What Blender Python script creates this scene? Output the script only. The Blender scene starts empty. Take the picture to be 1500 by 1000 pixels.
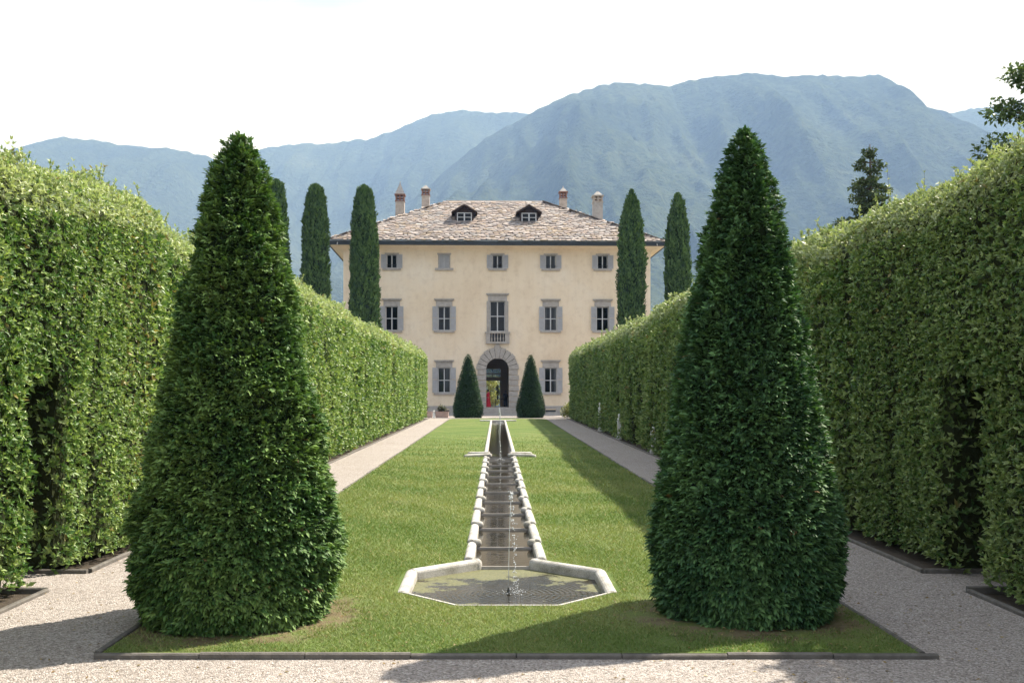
import bpy, bmesh, math, random
import numpy as np
from mathutils import Vector, Matrix
R = math.radians
random.seed(7)
rng = np.random.default_rng(11)
scene = bpy.context.scene
C = scene.collection

# ------------------------------------------------------------------ camera
SLOPE = 0.015
FLAT_Y = 75.0
def gz(y):
    return SLOPE * np.clip(y, -40.0, FLAT_Y)
def gzf(y):
    return float(SLOPE * min(max(y, -40.0), FLAT_Y))

cam_d = bpy.data.cameras.new('camera')
cam = bpy.data.objects.new('camera', cam_d)
C.objects.link(cam)
cam.location = (-0.12, 0.0, 2.3)
cam.rotation_euler = (R(90), 0, 0)
cam_d.sensor_width = 36.0
cam_d.lens = 35.0
cam_d.shift_x = 23 / 1500
cam_d.shift_y = 90 / 1500
cam_d.clip_start = 0.1
cam_d.clip_end = 30000
scene.camera = cam

# ------------------------------------------------------------------ sky, sun, exposure
SUN_EL, SUN_AZ = 51.0, 33.0        # azimuth measured from +X towards +Y
world = bpy.data.worlds.new('World')
scene.world = world
world.use_nodes = True
wn, wl = world.node_tree.nodes, world.node_tree.links
wn.clear()
w_out = wn.new('ShaderNodeOutputWorld')
w_bg = wn.new('ShaderNodeBackground')
w_sky = wn.new('ShaderNodeTexSky')
w_sky.sky_type = 'NISHITA'
w_sky.sun_disc = False
w_sky.sun_elevation = R(SUN_EL)
w_sky.sun_rotation = R(90 - SUN_AZ)
w_sky.dust_density = 3.0
w_sky.air_density = 1.2
w_tc = wn.new('ShaderNodeTexCoord')
w_map = wn.new('ShaderNodeMapping')
w_map.inputs['Scale'].default_value = (1.2, 1.2, 3.5)
w_noise = wn.new('ShaderNodeTexNoise')
w_noise.inputs['Scale'].default_value = 2.2
w_noise.inputs['Detail'].default_value = 6
w_rmp = wn.new('ShaderNodeMapRange')
w_rmp.inputs['From Min'].default_value = 0.36
w_rmp.inputs['From Max'].default_value = 0.62
w_rmp.inputs['To Min'].default_value = 0.4
w_rmp.inputs['To Max'].default_value = 0.9
w_mix = wn.new('ShaderNodeMix')
w_mix.data_type = 'RGBA'
w_mix.inputs['B'].default_value = (7.5, 7.9, 8.7, 1)     # thin bright cloud veil
wl.new(w_tc.outputs['Generated'], w_map.inputs['Vector'])
wl.new(w_map.outputs['Vector'], w_noise.inputs['Vector'])
wl.new(w_noise.outputs['Fac'], w_rmp.inputs['Value'])
wl.new(w_rmp.outputs['Result'], w_mix.inputs['Factor'])
wl.new(w_sky.outputs['Color'], w_mix.inputs['A'])
w_n2 = wn.new('ShaderNodeTexNoise')          # soft cloud thickness
w_n2.inputs['Scale'].default_value = 1.5
w_n2.inputs['Detail'].default_value = 7
w_n2.inputs['Roughness'].default_value = 0.55
wl.new(w_map.outputs['Vector'], w_n2.inputs['Vector'])
w_r2 = wn.new('ShaderNodeMapRange')
w_r2.inputs['From Min'].default_value = 0.36
w_r2.inputs['From Max'].default_value = 0.64
w_r2.inputs['To Min'].default_value = 0.44
w_r2.inputs['To Max'].default_value = 1.3
wl.new(w_n2.outputs['Fac'], w_r2.inputs['Value'])
w_mul = wn.new('ShaderNodeVectorMath')
w_mul.operation = 'SCALE'
wl.new(w_mix.outputs['Result'], w_mul.inputs[0])
wl.new(w_r2.outputs['Result'], w_mul.inputs['Scale'])
wl.new(w_mul.outputs['Vector'], w_bg.inputs['Color'])
w_bg.inputs['Strength'].default_value = 0.085
wl.new(w_bg.outputs['Background'], w_out.inputs['Surface'])

sun_d = bpy.data.lights.new('sun', 'SUN')
sun_d.energy = 5.0
sun_d.angle = R(0.6)
sun_d.color = (0.985, 0.985, 1.0)
sun = bpy.data.objects.new('sun', sun_d)
C.objects.link(sun)
sv = Vector((math.cos(R(SUN_EL)) * math.cos(R(SUN_AZ)), math.cos(R(SUN_EL)) * math.sin(R(SUN_AZ)), math.sin(R(SUN_EL))))
sun.rotation_euler = sv.to_track_quat('Z', 'Y').to_euler()
sun.location = (30, 20, 60)

scene.view_settings.view_transform = 'Standard'
scene.view_settings.look = 'None'
scene.view_settings.gamma = 1.0
scene.view_settings.exposure = 1.28
scene.view_settings.use_curve_mapping = False
scene.cycles.use_denoising = True
scene.cycles.max_bounces = 8
scene.cycles.transparent_max_bounces = 8
scene.cycles.volume_bounces = 0
scene.cycles.sample_clamp_indirect = 6

# ------------------------------------------------------------------ materials
def newmat(name):
    m = bpy.data.materials.new(name)
    m.use_nodes = True
    n, l = m.node_tree.nodes, m.node_tree.links
    return m, n, l, n['Principled BSDF']

def ramp(n, stops):
    r = n.new('ShaderNodeValToRGB')
    e = r.color_ramp.elements
    while len(e) < len(stops):
        e.new(0.5)
    for i, (p, c) in enumerate(stops):
        e[i].position = p
        e[i].color = (c[0], c[1], c[2], 1)
    return r

def noise(n, l, scale, detail=4, rough=0.55, vec=None):
    t = n.new('ShaderNodeTexNoise')
    t.inputs['Scale'].default_value = scale
    t.inputs['Detail'].default_value = detail
    t.inputs['Roughness'].default_value = rough
    if vec is not None:
        l.new(vec, t.inputs['Vector'])
    return t

def objvec(n):
    return n.new('ShaderNodeTexCoord').outputs['Object']
def posvec(n):
    return n.new('ShaderNodeNewGeometry').outputs['Position']

def mixc(n, l, fac, a, b, blend='MIX'):
    m = n.new('ShaderNodeMix')
    m.data_type = 'RGBA'
    m.blend_type = blend
    for key, v in (('Factor', fac), ('A', a), ('B', b)):
        if hasattr(v, 'is_output'):
            l.new(v, m.inputs[key])
        elif key == 'Factor':
            m.inputs[key].default_value = v
        else:
            m.inputs[key].default_value = (v[0], v[1], v[2], 1)
    return m.outputs['Result']

def bump(n, l, h, strength, dist, bsdf):
    b = n.new('ShaderNodeBump')
    b.inputs['Strength'].default_value = strength
    b.inputs['Distance'].default_value = dist
    l.new(h, b.inputs['Height'])
    l.new(b.outputs['Normal'], bsdf.inputs['Normal'])

def simple(name, col, rough=0.7, var=0.15, scale=6.0, bmp=0.0, bscale=40.0, metal=0.0, spec=0.35, wpos=True):
    m, n, l, p = newmat(name)
    v = posvec(n) if wpos else objvec(n)
    t = noise(n, l, scale, 5, 0.6, v)
    dk = tuple(c * (1 - var) for c in col)
    lt = tuple(min(1, c * (1 + var)) for c in col)
    r = ramp(n, [(0.3, dk), (0.7, lt)])
    l.new(t.outputs['Fac'], r.inputs['Fac'])
    l.new(r.outputs['Color'], p.inputs['Base Color'])
    p.inputs['Roughness'].default_value = rough
    p.inputs['Metallic'].default_value = metal
    p.inputs['Specular IOR Level'].default_value = spec
    if bmp:
        t2 = noise(n, l, bscale, 4, 0.6, v)
        bump(n, l, t2.outputs['Fac'], bmp, 0.02, p)
    return m

def leafmat(name, trans=0.3, rough=0.42, spec=0.35, tcol=(1.15, 1.25, 0.55)):
    m, n, l, p = newmat(name)
    a = n.new('ShaderNodeAttribute')
    a.attribute_name = 'Col'
    l.new(a.outputs['Color'], p.inputs['Base Color'])
    p.inputs['Roughness'].default_value = rough
    p.inputs['Specular IOR Level'].default_value = spec
    tr = n.new('ShaderNodeBsdfTranslucent')
    tc = mixc(n, l, 1.0, a.outputs['Color'], tcol, 'MULTIPLY')
    l.new(tc, tr.inputs['Color'])
    ms = n.new('ShaderNodeMixShader')
    ms.inputs[0].default_value = trans
    l.new(p.outputs[0], ms.inputs[1])
    l.new(tr.outputs[0], ms.inputs[2])
    l.new(ms.outputs[0], n['Material Output'].inputs['Surface'])
    return m

M = {}
M['leaf'] = leafmat('hedge_leaf', 0.25, 0.45, 0.36)
M['yew'] = leafmat('yew_needle', 0.12, 0.55, 0.22, (1.0, 1.15, 0.5))
M['cypress'] = leafmat('cypress_scale', 0.1, 0.7, 0.15)
M['grassblade'] = leafmat('grass_blade', 0.25, 0.6, 0.2)
M['pebble'] = leafmat('loose_pebble', 0.0, 0.85, 0.2)
M['bark'] = simple('bark', (0.10, 0.075, 0.055), 0.9, 0.35, 12, 0.6, 30)
M['twigs'] = simple('twig_mass', (0.035, 0.042, 0.02), 0.95, 0.4, 14, 0.8, 22, spec=0.05)
M['yewcore'] = simple('yew_twig_mass', (0.018, 0.03, 0.014), 0.95, 0.4, 18, 0.8, 30, spec=0.05)
M['stone'] = simple('grey_stone', (0.37, 0.34, 0.315), 0.85, 0.18, 3.5, 0.3, 25)
M['stone_dark'] = simple('grey_stone_vent', (0.06, 0.062, 0.068), 0.8, 0.2, 6)
M['joint'] = simple('mortar_joint', (0.09, 0.083, 0.075), 0.95, 0.2, 6)
M['slatebase'] = simple('roof_underlay', (0.2, 0.175, 0.16), 0.9, 0.25, 3)
M['shutter'] = simple('shutter_paint', (0.42, 0.415, 0.43), 0.6, 0.08, 4)
M['frame'] = simple('window_paint', (0.5, 0.5, 0.51), 0.55, 0.06, 5)
M['gutter'] = simple('gutter_metal', (0.035, 0.04, 0.045), 0.5, 0.2, 4, metal=0.3)
M['lead'] = simple('lead_flashing', (0.2, 0.22, 0.235), 0.6, 0.15, 5)
M['wood'] = simple('dark_wood', (0.035, 0.02, 0.016), 0.75, 0.35, 8)
M['brick'] = simple('red_brick', (0.23, 0.125, 0.095), 0.9, 0.3, 9)
M['render'] = simple('chimney_render', (0.40, 0.34, 0.29), 0.9, 0.22, 3, 0.2, 20)
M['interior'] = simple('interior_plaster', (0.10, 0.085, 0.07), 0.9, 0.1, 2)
M['floorstone'] = simple('hall_floor', (0.35, 0.33, 0.3), 0.35, 0.15, 3)
M['curtain'] = simple('curtain_cloth', (0.68, 0.63, 0.54), 0.9, 0.06, 5)
M['edging'] = simple('edging_stone', (0.12, 0.11, 0.098), 0.85, 0.3, 9, 0.4, 40)
M['marble'] = simple('white_marble', (0.68, 0.67, 0.65), 0.6, 0.12, 7, 0.15, 30)
M['terracotta'] = simple('pink_stone', (0.46, 0.33, 0.29), 0.85, 0.12, 5)
M['paint_white'] = simple('white_paint', (0.78, 0.77, 0.75), 0.6, 0.05, 5)
M['cloth_red'] = simple('red_cloth', (0.42, 0.012, 0.03), 0.8, 0.15, 8)
M['cloth_dark'] = simple('dark_cloth', (0.02, 0.02, 0.024), 0.85, 0.2, 8)
M['skin'] = simple('skin', (0.5, 0.3, 0.22), 0.55, 0.05, 8)
M['hair'] = simple('hair', (0.03, 0.018, 0.012), 0.6, 0.2, 20)
M['nozzle'] = simple('nozzle_metal', (0.05, 0.05, 0.045), 0.5, 0.2, 8, metal=0.6)

def mat_plaster():
    m, n, l, p = newmat('cream_plaster')
    v = posvec(n)
    t1 = noise(n, l, 0.22, 6, 0.6, v)
    t2 = noise(n, l, 1.6, 7, 0.7, v)
    r1 = ramp(n, [(0.3, (0.73, 0.59, 0.435)), (0.5, (0.785, 0.655, 0.50)), (0.72, (0.80, 0.695, 0.565))])
    l.new(t1.outputs['Fac'], r1.inputs['Fac'])
    r2 = ramp(n, [(0.34, (0.82, 0.79, 0.77)), (0.5, (1, 1, 1)), (0.72, (1.0, 1.0, 1.0))])
    l.new(t2.outputs['Fac'], r2.inputs['Fac'])
    c = mixc(n, l, 0.5, r1.outputs['Color'], r2.outputs['Color'], 'MULTIPLY')
    # rain streaks: noise stretched along z
    mp = n.new('ShaderNodeMapping')
    mp.inputs['Scale'].default_value = (1.6, 1.6, 0.13)
    l.new(v, mp.inputs['Vector'])
    t3 = noise(n, l, 1.3, 5, 0.65, mp.outputs['Vector'])
    r3 = ramp(n, [(0.36, (0.86, 0.82, 0.80)), (0.55, (1, 1, 1))])
    l.new(t3.outputs['Fac'], r3.inputs['Fac'])
    c = mixc(n, l, 0.25, c, r3.outputs['Color'], 'MULTIPLY')
    l.new(c, p.inputs['Base Color'])
    p.inputs['Roughness'].default_value = 0.92
    p.inputs['Specular IOR Level'].default_value = 0.2
    t4 = noise(n, l, 9, 5, 0.6, v)
    bump(n, l, t4.outputs['Fac'], 0.25, 0.02, p)
    return m
M['plaster'] = mat_plaster()

def mat_gravel():
    m, n, l, p = newmat('gravel')
    v = posvec(n)
    vo = n.new('ShaderNodeTexVoronoi')
    vo.inputs['Scale'].default_value = 68
    l.new(v, vo.inputs['Vector'])
    vo2 = n.new('ShaderNodeTexVoronoi')
    vo2.inputs['Scale'].default_value = 26
    l.new(v, vo2.inputs['Vector'])
    sx = n.new('ShaderNodeSeparateColor')
    l.new(vo.outputs['Color'], sx.inputs[0])
    r = ramp(n, [(0.0, (0.18, 0.16, 0.145)), (0.3, (0.32, 0.283, 0.258)), (0.65, (0.41, 0.365, 0.335)), (1.0, (0.54, 0.50, 0.475))])
    l.new(sx.outputs[0], r.inputs['Fac'])
    sx2 = n.new('ShaderNodeSeparateColor')
    l.new(vo2.outputs['Color'], sx2.inputs[0])
    r2 = ramp(n, [(0.0, (0.72, 0.70, 0.68)), (0.25, (0.95, 0.94, 0.93)), (1.0, (1, 1, 1))])
    l.new(sx2.outputs[1], r2.inputs['Fac'])
    c = mixc(n, l, 0.8, r.outputs['Color'], r2.outputs['Color'], 'MULTIPLY')
    t = noise(n, l, 0.7, 5, 0.6, v)
    r3 = ramp(n, [(0.3, (0.85, 0.84, 0.82)), (0.7, (1.0, 1.0, 1.0))])
    l.new(t.outputs['Fac'], r3.inputs['Fac'])
    c = mixc(n, l, 0.8, c, r3.outputs['Color'], 'MULTIPLY')
    l.new(c, p.inputs['Base Color'])
    p.inputs['Roughness'].default_value = 0.9
    p.inputs['Specular IOR Level'].default_value = 0.2
    inv = n.new('ShaderNodeMath'); inv.operation = 'SUBTRACT'
    inv.inputs[0].default_value = 1.0
    l.new(vo.outputs['Distance'], inv.inputs[1])
    bump(n, l, inv.outputs[0], 0.9, 0.015, p)
    return m
M['gravel'] = mat_gravel()

CONES = [(-2.69, 9.95), (2.40, 10.1)]
FAR_CONES = [(-2.34, 78.2), (2.58, 78.2)]
def mat_lawn():
    m, n, l, p = newmat('lawn_turf')
    v = posvec(n)
    t1 = noise(n, l, 0.35, 5, 0.6, v)
    t2 = noise(n, l, 45, 3, 0.7, v)
    t3 = noise(n, l, 3.0, 5, 0.65, v)
    r1 = ramp(n, [(0.3, (0.095, 0.15, 0.04)), (0.55, (0.135, 0.18, 0.055)), (0.72, (0.19, 0.205, 0.085))])
    l.new(t1.outputs['Fac'], r1.inputs['Fac'])
    r2 = ramp(n, [(0.3, (0.6, 0.62, 0.55)), (0.7, (1.15, 1.12, 1.0))])
    l.new(t2.outputs['Fac'], r2.inputs['Fac'])
    c = mixc(n, l, 0.9, r1.outputs['Color'], r2.outputs['Color'], 'MULTIPLY')
    r3 = ramp(n, [(0.35, (0.8, 0.88, 0.8)), (0.7, (1.15, 1.08, 1.1))])
    l.new(t3.outputs['Fac'], r3.inputs['Fac'])
    c = mixc(n, l, 0.7, c, r3.outputs['Color'], 'MULTIPLY')
    dt = n.new('ShaderNodeVectorMath'); dt.operation = 'DOT_PRODUCT'
    dt.inputs[1].default_value = (0.85 * 4.6, 0.5 * 4.6, 0)
    l.new(v, dt.inputs[0])
    si = n.new('ShaderNodeMath'); si.operation = 'SINE'
    l.new(dt.outputs['Value'], si.inputs[0])
    rm = n.new('ShaderNodeMapRange'); rm.inputs['From Min'].default_value = -0.4; rm.inputs['From Max'].default_value = 0.4
    l.new(si.outputs[0], rm.inputs['Value'])
    st = ramp(n, [(0.0, (0.93, 0.95, 0.92)), (1.0, (1.05, 1.04, 1.06))])
    l.new(rm.outputs[0], st.inputs['Fac'])
    c = mixc(n, l, 1.0, c, st.outputs['Color'], 'MULTIPLY')
    # bare soil and moss under the two near topiaries
    mask = None
    for (cx, cy) in CONES:
        d = n.new('ShaderNodeVectorMath'); d.operation = 'DISTANCE'
        d.inputs[1].default_value = (cx, cy, gzf(cy))
        l.new(v, d.inputs[0])
        ad = n.new('ShaderNodeMath'); ad.operation = 'MULTIPLY_ADD'
        l.new(t3.outputs['Fac'], ad.inputs[0]); ad.inputs[1].default_value = 1.7
        l.new(d.outputs['Value'], ad.inputs[2])
        mr = n.new('ShaderNodeMapRange')
        mr.inputs['From Min'].default_value = 1.8
        mr.inputs['From Max'].default_value = 2.2
        mr.inputs['To Min'].default_value = 1.0
        mr.inputs['To Max'].default_value = 0.0
        l.new(ad.outputs[0], mr.inputs['Value'])
        if mask is None:
            mask = mr.outputs[0]
        else:
            mx = n.new('ShaderNodeMath'); mx.operation = 'MAXIMUM'
            l.new(mask, mx.inputs[0]); l.new(mr.outputs[0], mx.inputs[1])
            mask = mx.outputs[0]
    r4 = ramp(n, [(0.35, (0.11, 0.092, 0.05)), (0.48, (0.175, 0.14, 0.08)), (0.56, (0.13, 0.145, 0.055))])
    l.new(t3.outputs['Fac'], r4.inputs['Fac'])
    c = mixc(n, l, mask, c, r4.outputs['Color'])
    l.new(c, p.inputs['Base Color'])
    p.inputs['Roughness'].default_value = 0.9
    p.inputs['Specular IOR Level'].default_value = 0.15
    bump(n, l, t2.outputs['Fac'], 0.8, 0.03, p)
    return m
M['lawn'] = mat_lawn()
M['ground'] = simple('soil_and_grass', (0.07, 0.075, 0.035), 0.95, 0.35, 1.5, 0.6, 12)
M['soil'] = simple('dark_soil', (0.055, 0.042, 0.03), 0.95, 0.35, 9, 0.8, 40)
M['paving'] = simple('stone_paving', (0.42, 0.405, 0.385), 0.8, 0.12, 2.5, 0.2, 18)

def mat_granite():
    m, n, l, p = newmat('pale_granite')
    v = posvec(n)
    t1 = noise(n, l, 120, 2, 0.6, v)
    t2 = noise(n, l, 4, 5, 0.65, v)
    r1 = ramp(n, [(0.36, (0.24, 0.23, 0.22)), (0.48, (0.47, 0.45, 0.425)), (0.7, (0.58, 0.56, 0.53))])
    l.new(t1.outputs['Fac'], r1.inputs['Fac'])
    r2 = ramp(n, [(0.32, (0.45, 0.45, 0.38)), (0.45, (0.8, 0.79, 0.75)), (0.58, (1, 1, 1))])
    l.new(t2.outputs['Fac'], r2.inputs['Fac'])
    c = mixc(n, l, 0.8, r1.outputs['Color'], r2.outputs['Color'], 'MULTIPLY')
    l.new(c, p.inputs['Base Color'])
    p.inputs['Roughness'].default_value = 0.85
    bump(n, l, t1.outputs['Fac'], 0.4, 0.01, p)
    return m
M['granite'] = mat_granite()

JET = (0.02, 11.35)
def mat_water(name, algae):
    m, n, l, p = newmat(name)
    v = posvec(n)
    p.inputs['Roughness'].default_value = 0.04
    p.inputs['IOR'].default_value = 1.33
    t1 = noise(n, l, 1.6, 5, 0.6, v)
    r1 = ramp(n, [(0.35, (0.012, 0.012, 0.008)), (0.65, (0.034, 0.028, 0.018))])
    l.new(t1.outputs['Fac'], r1.inputs['Fac'])
    col = r1.outputs['Color']
    mp = n.new('ShaderNodeMapping')
    mp.inputs['Scale'].default_value = (1.0, 2.2, 1.0)
    l.new(v, mp.inputs['Vector'])
    t2 = noise(n, l, 9 if algae else 5, 3, 0.5, mp.outputs['Vector'])
    h = t2.outputs['Fac']
    if algae:
        d = n.new('ShaderNodeVectorMath'); d.operation = 'DISTANCE'
        d.inputs[1].default_value = (JET[0], JET[1], gzf(JET[1]) - 0.07)
        l.new(v, d.inputs[0])
        # floating algae: kept away from the jet, broken up by noise
        t3 = noise(n, l, 2.3, 6, 0.62, v)
        ad = n.new('ShaderNodeMath'); ad.operation = 'MULTIPLY_ADD'
        l.new(d.outputs['Value'], ad.inputs[0]); ad.inputs[1].default_value = 0.27
        l.new(t3.outputs['Fac'], ad.inputs[2])
        mr = n.new('ShaderNodeMapRange')
        mr.inputs['From Min'].default_value = 0.755
        mr.inputs['From Max'].default_value = 0.83
        l.new(ad.outputs[0], mr.inputs['Value'])
        t4 = noise(n, l, 38, 4, 0.7, v)
        r4 = ramp(n, [(0.3, (0.06, 0.062, 0.03)), (0.55, (0.145, 0.145, 0.07)), (0.75, (0.23, 0.195, 0.125))])
        l.new(t4.outputs['Fac'], r4.inputs['Fac'])
        col = mixc(n, l, mr.outputs[0], col, r4.outputs['Color'])
        rr = n.new('ShaderNodeMapRange')
        rr.inputs['To Min'].default_value = 0.04; rr.inputs['To Max'].default_value = 0.6
        l.new(mr.outputs[0], rr.inputs['Value'])
        l.new(rr.outputs[0], p.inputs['Roughness'])
        # rings running out from the jet
        sn = n.new('ShaderNodeMath'); sn.operation = 'MULTIPLY_ADD'
        l.new(d.outputs['Value'], sn.inputs[0]); sn.inputs[1].default_value = 95
        t5 = noise(n, l, 3.5, 2, 0.5, v)
        m5 = n.new('ShaderNodeMath'); m5.operation = 'MULTIPLY'
        l.new(t5.outputs['Fac'], m5.inputs[0]); m5.inputs[1].default_value = 9
        l.new(m5.outputs[0], sn.inputs[2])
        si = n.new('ShaderNodeMath'); si.operation = 'SINE'
        l.new(sn.outputs[0], si.inputs[0])
        fa = n.new('ShaderNodeMapRange')
        fa.inputs['From Max'].default_value = 1.3
        fa.inputs['To Min'].default_value = 0.42; fa.inputs['To Max'].default_value = 0.08
        l.new(d.outputs['Value'], fa.inputs['Value'])
        mu = n.new('ShaderNodeMath'); mu.operation = 'MULTIPLY'
        l.new(si.outputs[0], mu.inputs[0]); l.new(fa.outputs[0], mu.inputs[1])
        sm = n.new('ShaderNodeMath'); sm.operation = 'ADD'
        l.new(mu.outputs[0], sm.inputs[0]); l.new(h, sm.inputs[1])
        h = sm.outputs[0]
    l.new(col, p.inputs['Base Color'])
    bump(n, l, h, 0.28 if algae else 0.07, 0.03, p)
    return m
M['water_basin'] = mat_water('basin_water', True)
M['water_channel'] = mat_water('channel_water', False)
def mat_lake():
    m, n, l, p = newmat('lake_water')
    p.inputs['Base Color'].default_value = (0.03, 0.06, 0.075, 1)
    p.inputs['Roughness'].default_value = 0.12
    t = noise(n, l, 0.6, 3, 0.5, posvec(n))
    bump(n, l, t.outputs['Fac'], 0.3, 0.2, p)
    return m
M['lake'] = mat_lake()

def mat_glass():
    m, n, l, p = newmat('window_glass')
    n.remove(p)
    tr = n.new('ShaderNodeBsdfTransparent'); tr.inputs[0].default_value = (0.45, 0.48, 0.5, 1)
    gl = n.new('ShaderNodeBsdfGlossy'); gl.inputs['Roughness'].default_value = 0.02
    fr = n.new('ShaderNodeFresnel'); fr.inputs['IOR'].default_value = 1.34
    ms = n.new('ShaderNodeMixShader')
    l.new(fr.outputs[0], ms.inputs[0]); l.new(tr.outputs[0], ms.inputs[1]); l.new(gl.outputs[0], ms.inputs[2])
    l.new(ms.outputs[0], n['Material Output'].inputs['Surface'])
    return m
M['glass'] = mat_glass()

def mat_drops():
    m, n, l, p = newmat('falling_water')
    p.inputs['Base Color'].default_value = (0.9, 0.92, 0.94, 1)
    p.inputs['Roughness'].default_value = 0.15
    p.inputs['IOR'].default_value = 1.33
    p.inputs['Transmission Weight'].default_value = 0.45
    t = noise(n, l, 60, 2, 0.5, posvec(n))
    bump(n, l, t.outputs['Fac'], 0.2, 0.01, p)
    return m
M['drops'] = mat_drops()

def mat_slate():
    m, n, l, p = newmat('stone_slate')
    a = n.new('ShaderNodeAttribute'); a.attribute_name = 'Col'
    oi = n.new('ShaderNodeObjectInfo')
    v = posvec(n)
    t = noise(n, l, 5, 6, 0.7, v)
    r = ramp(n, [(0.3, (0.7, 0.68, 0.66)), (0.6, (1.1, 1.08, 1.05))])
    l.new(t.outputs['Fac'], r.inputs['Fac'])
    c = mixc(n, l, 0.9, a.outputs['Color'], r.outputs['Color'], 'MULTIPLY')
    # lichen
    t2 = noise(n, l, 2.1, 6, 0.7, v)
    r2 = ramp(n, [(0.6, (0, 0, 0)), (0.7, (1, 1, 1))])
    l.new(t2.outputs['Fac'], r2.inputs['Fac'])
    sc = n.new('ShaderNodeMath'); sc.operation = 'MULTIPLY'
    l.new(r2.outputs['Color'], sc.inputs[0]); sc.inputs[1].default_value = 0.45
    c = mixc(n, l, sc.outputs[0], c, (0.30, 0.24, 0.12))
    l.new(c, p.inputs['Base Color'])
    p.inputs['Roughness'].default_value = 0.8
    bump(n, l, t.outputs['Fac'], 0.4, 0.03, p)
    return m
M['slate'] = mat_slate()

def mat_mountain():
    m, n, l, p = newmat('forested_slope')
    v = posvec(n)
    t1 = noise(n, l, 0.0022, 8, 0.62, v)
    t2 = noise(n, l, 0.042, 4, 0.7, v)
    r1 = ramp(n, [(0.3, (0.022, 0.032, 0.020)), (0.55, (0.045, 0.060, 0.032)), (0.72, (0.075, 0.088, 0.048)), (0.79, (0.24, 0.23, 0.20))])
    l.new(t1.outputs['Fac'], r1.inputs['Fac'])
    r2 = ramp(n, [(0.35, (0.5, 0.52, 0.53)), (0.65, (1.55, 1.52, 1.48))])
    l.new(t2.outputs['Fac'], r2.inputs['Fac'])
    c = mixc(n, l, 0.9, r1.outputs['Color'], r2.outputs['Color'], 'MULTIPLY')
    l.new(c, p.inputs['Base Color'])
    p.inputs['Roughness'].default_value = 1.0
    p.inputs['Specular IOR Level'].default_value = 0.0
    bump(n, l, t2.outputs['Fac'], 0.9, 28, p)
    return m
M['mountain'] = mat_mountain()

# ------------------------------------------------------------------ mesh helpers
class MB:
    def __init__(self):
        self.v = []; self.f = []
    def add(self, vs, fs):
        o = len(self.v)
        self.v += [tuple(p) for p in vs]
        self.f += [tuple(i + o for i in f) for f in fs]
        return self
    def box(self, x0, x1, y0, y1, z0, z1):
        return self.add([(x0, y0, z0), (x1, y0, z0), (x1, y1, z0), (x0, y1, z0), (x0, y0, z1), (x1, y0, z1), (x1, y1, z1), (x0, y1, z1)],
                        [(0, 3, 2, 1), (4, 5, 6, 7), (0, 1, 5, 4), (1, 2, 6, 5), (2, 3, 7, 6), (3, 0, 4, 7)])
    def prism_y(self, poly, y0, y1):
        """poly: (x,z) points, counter-clockwise seen from -y; extruded from y0 to y1"""
        k = len(poly)
        vs = [(x, y0, z) for x, z in poly] + [(x, y1, z) for x, z in poly]
        fs = [tuple(range(k)), tuple(range(2 * k - 1, k - 1, -1))]
        for i in range(k):
            j = (i + 1) % k
            fs.append((j, i, i + k, j + k))
        return self.add(vs, fs)
    def lathe(self, cx, cy, prof, seg=12, sx=1.0, sy=1.0):
        vs = []
        for r, z in prof:
            for i in range(seg):
                a = 2 * math.pi * i / seg
                vs.append((cx + sx * r * math.cos(a), cy + sy * r * math.sin(a), z))
        fs = []
        for k in range(len(prof) - 1):
            for i in range(seg):
                j = (i + 1) % seg
                fs.append((k * seg + i, k * seg + j, (k + 1) * seg + j, (k + 1) * seg + i))
        fs.append(tuple(range(seg - 1, -1, -1)))
        fs.append(tuple(range((len(prof) - 1) * seg, len(prof) * seg)))
        return self.add(vs, fs)
    def tube(self, pts, radii, seg=6):
        vs = []
        n = len(pts)
        P = [Vector(p) for p in pts]
        for k in range(n):
            d = (P[min(k + 1, n - 1)] - P[max(k - 1, 0)]).normalized()
            up = Vector((0, 0, 1)) if abs(d.z) < 0.9 else Vector((1, 0, 0))
            a = d.cross(up).normalized(); b = a.cross(d)
            for i in range(seg):
                t = 2 * math.pi * i / seg
                vs.append(P[k] + (a * math.cos(t) + b * math.sin(t)) * radii[k])
        fs = []
        for k in range(n - 1):
            for i in range(seg):
                j = (i + 1) % seg
                fs.append((k * seg + i, k * seg + j, (k + 1) * seg + j, (k + 1) * seg + i))
        fs.append(tuple(range(seg - 1, -1, -1)))
        fs.append(tuple(range((n - 1) * seg, n * seg)))
        return self.add(vs, fs)
    def mesh(self, name, mat, smooth=False):
        me = bpy.data.meshes.new(name)
        me.from_pydata(self.v, [], self.f)
        me.materials.append(mat)
        if smooth:
            me.polygons.foreach_set('use_smooth', [True] * len(me.polygons))
        me.update()
        return me
    def build(self, name, mat, parent=None, smooth=False, fix=False):
        me = self.mesh(name, mat, smooth)
        if fix:
            bm = bmesh.new(); bm.from_mesh(me)
            bmesh.ops.recalc_face_normals(bm, faces=bm.faces)
            bm.to_mesh(me); bm.free()
        return link(name, me, parent)

def link(name, data, parent=None):
    o = bpy.data.objects.new(name, data)
    C.objects.link(o)
    if parent is not None:
        o.parent = parent
    return o
def tag(o, label=None, cat=None, group=None, kind=None):
    if label: o['label'] = label
    if cat: o['category'] = cat
    if group: o['group'] = group
    if kind: o['kind'] = kind
    return o
def thing(name, label, cat, loc=(0, 0, 0), rz=0.0, group=None):
    o = link(name, None)
    o.location = loc; o.rotation_euler = (0, 0, rz)
    o.empty_display_size = 0.3
    return tag(o, label, cat, group)

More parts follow.
